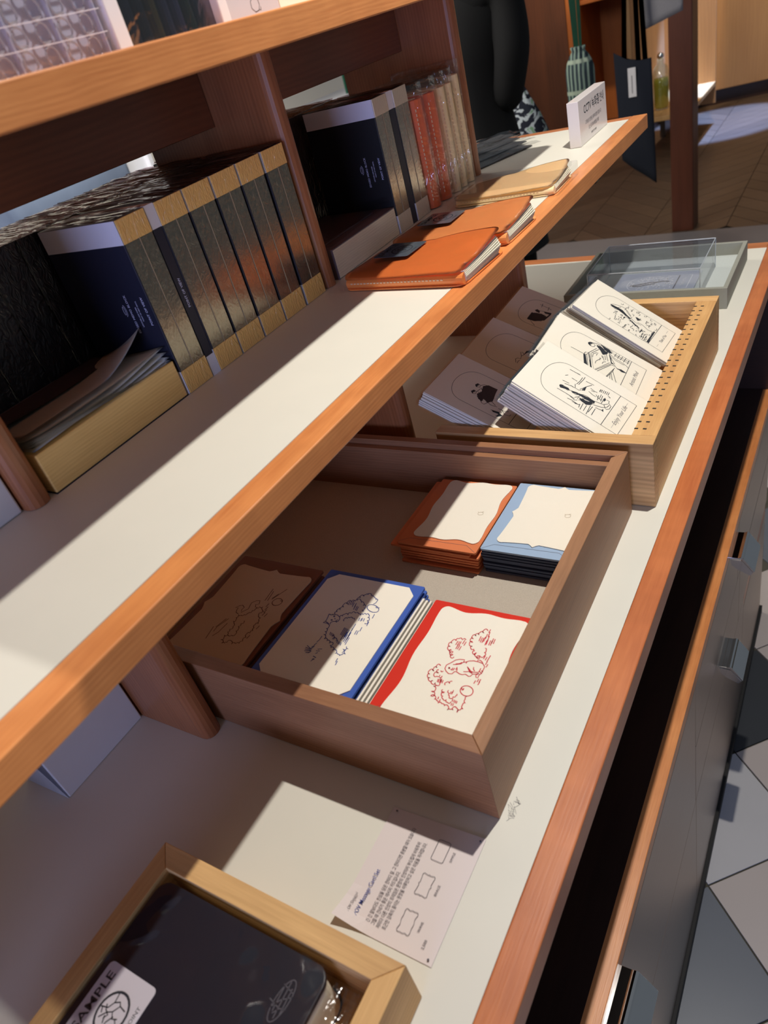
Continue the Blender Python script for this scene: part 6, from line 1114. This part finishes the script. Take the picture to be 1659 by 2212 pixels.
rk = thing('hanging_rail', 'dark metal rail above the picture from which the cloth bags hang', 'rail', (-.95, 3.3, 0))
b = bmesh.new(); tube([(-1.6, 3.0, 1.70), (-.60, 3.0, 1.70)], .010, b, 10); tube([(-1.6, 3.6, 1.74), (-.60, 3.6, 1.74)], .010, b, 10)
tube([(-1.6, 3.0, 1.70), (-1.6, 3.6, 1.74)], .010, b, 10)
tube([(-1.6, 3.6, .002), (-1.6, 3.6, 1.74)], .012, b, 10); tube([(-1.6, 3.0, .002), (-1.6, 3.0, 1.70)], .012, b, 10)
obj('rail', rel(rk, b), M['black'], rk, smooth=True)
def pouch(name, lab, cx, cy, z0, prof, mat, cord, cord_mat, squash=.75, ruffle=.006, n=40):
    t = thing(name, lab, 'bag', (cx, cy, z0)); b = bmesh.new(); rings = []
    for r, z in prof:
        zz = z / prof[-1][1]
        rings.append([b.verts.new(((r + ruffle * max(0, zz - .72) * 4 * math.sin(9 * 2 * math.pi * k / n)) * math.cos(2 * math.pi * k / n), squash * (r + ruffle * max(0, zz - .72) * 4 * math.sin(9 * 2 * math.pi * k / n)) * math.sin(2 * math.pi * k / n), z)) for k in range(n)])
    for i in range(len(rings) - 1):
        for k in range(n): b.faces.new((rings[i][k], rings[i][(k + 1) % n], rings[i + 1][(k + 1) % n], rings[i + 1][k]))
    b.faces.new(rings[0][::-1]); b.faces.new(rings[-1])
    obj('bag_body', b, M[mat], t, smooth=True)
    b = bmesh.new()
    for dx, th in cord:
        w_ = th; q = [b.verts.new(v) for v in ((dx * .4 - w_ * .4, 0, prof[-1][1] * .90), (dx * .4 + w_ * .4, 0, prof[-1][1] * .90), (dx + w_, .004, 1.69 - z0), (dx - w_, .004, 1.69 - z0))]; b.faces.new(q)
    bmesh.ops.solidify(b, geom=b.faces[:], thickness=.0025)
    obj('hanging_ribbon', b, M[cord_mat], t); return t
pouch('drawstring_bag', 'striped grey-green drawstring pouch hanging on a green ribbon', -.872, 3.0, .62, [(.03, 0), (.046, .015), (.050, .10), (.053, .30), (.053, .405), (.050, .425), (.042, .445), (.030, .465), (.019, .478), (.024, .492)], 'striped_cloth', ((-.014, .022), (.022, .012)), 'green_ribbon')
pouch('floral_bag', 'navy floral wrapped bag tapering to its knot, hanging beside the person', -1.135, 3.0, .70, [(.05, 0), (.105, .02), (.122, .08), (.115, .15), (.088, .22), (.055, .28), (.028, .33), (.016, .355)], 'floral_cloth', ((.0, .006),), 'black_cloth', .7)
def tote(lab, cx, cy, zt, wt, h, mat, slant, strap_top, tagged, skew=0, shear=.0):
    t = thing('tote_bag', lab, 'bag', (cx, cy, zt - h)); b = bmesh.new(); n = 14
    F = [[None] * (n + 1) for _ in range(n + 1)]; B = [[None] * (n + 1) for _ in range(n + 1)]
    for i in range(n + 1):
        for j in range(n + 1):
            u, v = i / n * 2 - 1, j / n
            x = u * wt / 2 * (1 - .05 * (1 - v)) + skew * (v - 1); z = h * v + shear * u * (1 - .6 * v)
            th = .016 * (1 - u * u) * (.4 + .6 * math.sin(math.pi * min(1, v * 1.05))) + .001
            z -= .018 * (1 - u * u) * (v ** 8)
            F[i][j] = b.verts.new((x, -th + .003 * math.sin(u * 4 + v * 5), z)); B[i][j] = b.verts.new((x, th + .002, z))
    for G, fl_ in ((F, 0), (B, 1)):
        for i in range(n):
            for j in range(n):
                q = (G[i][j], G[i + 1][j], G[i + 1][j + 1], G[i][j + 1]); b.faces.new(q if not fl_ else q[::-1])
    for j in range(n): b.faces.new((F[0][j], F[0][j + 1], B[0][j + 1], B[0][j])); b.faces.new((F[n][j], B[n][j], B[n][j + 1], F[n][j + 1]))
    for i in range(n): b.faces.new((F[i][0], B[i][0], B[i + 1][0], F[i + 1][0]))
    obj('bag_body', b, M[mat], t, smooth=True)
    for x0, x1 in ((-wt * .22, strap_top - .004), (wt * .16, strap_top + .010), (wt * .34, strap_top + .016)):
        b = bmesh.new(); q = [b.verts.new(v) for v in ((x0 - .011, 0, h - .03), (x0 + .011, 0, h - .03), (x1 + .009, 0, 1.73 - zt + h), (x1 - .009, 0, 1.73 - zt + h))]; b.faces.new(q)
        bmesh.ops.solidify(b, geom=b.faces[:], thickness=.003); obj('strap', b, M[mat], t)
    if tagged:
        obj('label_tag', box(-.017, .017, -.0200, -.0186, h - .160, h - .045, .0003), M['label_cloth'], t, label='white woven brandless tag')
        obj('tag_print', box(-.0015, .0015, -.0203, -.0200, h - .145, h - .075), M['ink_grey'], t)
    return t
tote('dark navy canvas tote bag with a white tag hanging in front of the wooden post', -.832, 3.6, .975, .160, .480, 'navy_cloth', 0, .01, True, -.010, -.06)
tote('pale grey cloth bag above the navy tote, only its corner in view', -.715, 3.66, 1.45, .17, .38, 'grey_cloth', 0, .0, False, 0, .02)

# person in black standing beyond the end of the shelves
pn = thing('person', 'person in black clothes seen from behind beyond the shelf end, arms bent in front', 'person', (-1.02, 2.28, .0))
def skinned(name, V, E, Rr, mat, parent, sub=2):
    me = bpy.data.meshes.new(name); me.from_pydata(V, E, []); o = bpy.data.objects.new(name, me); COL.objects.link(o)
    md = o.modifiers.new('s', 'SKIN'); sk = me.skin_vertices[0].data
    for i, r in enumerate(Rr): sk[i].radius = r if isinstance(r, tuple) else (r, r)
    sk[0].use_root = True
    sb = o.modifiers.new('u', 'SUBSURF'); sb.levels = sub; sb.render_levels = sub
    m2 = bpy.data.meshes.new_from_object(o.evaluated_get(bpy.context.evaluated_depsgraph_get()))
    bpy.data.objects.remove(o); bpy.data.meshes.remove(me)
    m2.materials.clear()
    for q in (mat if isinstance(mat, list) else [mat]): m2.materials.append(q)
    for p in m2.polygons: p.use_smooth = True
    o = bpy.data.objects.new(name, m2); COL.objects.link(o); o.parent = parent; return o
V = [(0, 0, .90), (0, .01, 1.05), (0, 0, 1.22), (0, -.01, 1.36), (0, 0, 1.44), (0, .01, 1.50), (0, .03, 1.58), (0, .03, 1.66)]
E_ = [(i, i + 1) for i in range(7)]; Rr = [(.150, .115), (.125, .095), (.150, .105), (.150, .095), (.055, .055), (.050, .055), (.072, .088), (.066, .080)]
def chain(a, pts, rs):
    for p, r in zip(pts, rs): V.append(p); E_.append((a, len(V) - 1)); Rr.append(r); a = len(V) - 1
    return a
for s in (-1, 1):
    chain(0, [(s * .095, 0, .80), (s * .105, .0, .48), (s * .11, -.02, .10), (s * .11, .04, .04), (s * .115, .15, .03)], [.095, .068, .046, .042, .034])
    wr = chain(3, [(s * .185, -.01, 1.37), (s * .205, -.05, 1.22), (s * .165, -.04, 1.09), (s * .09, .14, 1.08), (s * .05, .21, 1.10)], [.062, .056, .048, .036, .030])
    pa_ = chain(wr, [(s * .02, .26, 1.11)], [(.030, .018)])
    for k in range(4): chain(pa_, [(s * (.0 - .004 * k), .29, 1.13 - .018 * k), (s * -.02, .305 - .004 * k, 1.128 - .018 * k)], [.009, .008])
    chain(wr, [(s * .035, .24, 1.135), (s * .01, .265, 1.15)], [.011, .009])
body = skinned('body', V, E_, Rr, [M['black_cloth'], M['skin']], pn)
for p in body.data.polygons:
    c = p.center
    if c.z > 1.475 or (c.y > .19 and c.z > 1.0): p.material_index = 1
hb = bmesh.new(); bmesh.ops.create_uvsphere(hb, u_segments=24, v_segments=16, radius=1)
for v in hb.verts: v.co = Vector((v.co.x * .090, v.co.y * .104 - .004, v.co.z * .118 + 1.655 - (.05 if v.co.y < -.2 and v.co.z < -.1 else 0)))
bmesh.ops.delete(hb, geom=[v for v in hb.verts if v.co.y > .045 and v.co.z < 1.69], context='VERTS')
obj('hair', hb, M['hair'], pn, smooth=True)
fc = bmesh.new()
for s in (-1, 1): 
    bmesh.ops.create_uvsphere(fc, u_segments=10, v_segments=8, radius=.011, matrix=Matrix.Translation((s * .030, .104, 1.62)))
    bmesh.ops.create_uvsphere(fc, u_segments=10, v_segments=8, radius=.018, matrix=Matrix.Translation((s * .082, .02, 1.605)) @ Matrix.Diagonal((.5, .8, 1.5, 1)))
bmesh.ops.create_cone(fc, segments=10, radius1=.016, radius2=.006, depth=.04, matrix=Matrix.Translation((0, .122, 1.60)), cap_ends=True)
obj('face_features', fc, M['skin'], pn, smooth=True)
ct_ = bmesh.new(); rings = []; n = 40
for z, rx, ry in ((.62, .215, .150), (.80, .200, .145), (.95, .175, .130), (1.08, .150, .112), (1.20, .170, .122), (1.32, .195, .118), (1.40, .160, .095), (1.45, .075, .070)):
    rings.append([ct_.verts.new(((rx + .006 * math.sin(6 * 2 * math.pi * k / n + z * 9)) * math.cos(2 * math.pi * k / n), (ry + .006 * math.sin(5 * 2 * math.pi * k / n)) * math.sin(2 * math.pi * k / n), z)) for k in range(n)])
for i in range(len(rings) - 1):
    for k in range(n): ct_.faces.new((rings[i][k], rings[i][(k + 1) % n], rings[i + 1][(k + 1) % n], rings[i + 1][k]))
obj('coat', ct_, M['black_cloth'], pn, smooth=True)

# bright wall display seen through the gaps under the top shelf
gs = thing('white_wall_shelf', 'blurred white wall shelf seen through the gap behind the memo blocks', 'shelf', (-2.6, 2.4, 0))
obj('back', rel(gs, box(-2.72, -2.70, .4, 4.4, .30, 1.9)), M['cream_paper'], gs)
for z in (.55, 1.04, 1.5): obj('board', rel(gs, box(-2.70, -2.40, .4, 4.4, z, z + .03, .003)), M['white_card'], gs)
for y in (.4, 2.2, 4.38): obj('upright', rel(gs, box(-2.70, -2.42, y, y + .02, .004, 1.9)), M['white_card'], gs)
gt = thing('grey_garment', 'blurred grey-blue folded garment on the white wall shelf', 'garment', (-2.5, 1.9, 1.071))
b = box(-.10, .12, -.42, .16, 0, .19, .03); obj('cloth', b, plain('greyblue_cloth', srgb(120, 134, 158), .9, var=.25, scale=9), gt, smooth=True)
wb2 = thing('white_booklet', 'white booklet with a red spot on the white wall shelf', 'booklet', (-2.45, 2.12, 1.071))
obj('booklet', box(-.04, .01, -.03, .10, 0, .20, .002), M['white_card'], wb2)
obj('red_spot', box(.0102, .0112, .02, .045, .10, .14), M['red_paper'], wb2)
gr = thing('green_ruler', 'thin dark green strip standing on the white wall shelf', 'ruler', (-2.42, 3.75, 1.071))
obj('strip', box(0, .01, 0, .04, 0, .40, .001), M['green_ribbon'], gr)
for o in list(S.objects):
    if o.type == 'MESH' and len(o.data.materials) == 0: o.data.materials.append(M['white_card'])
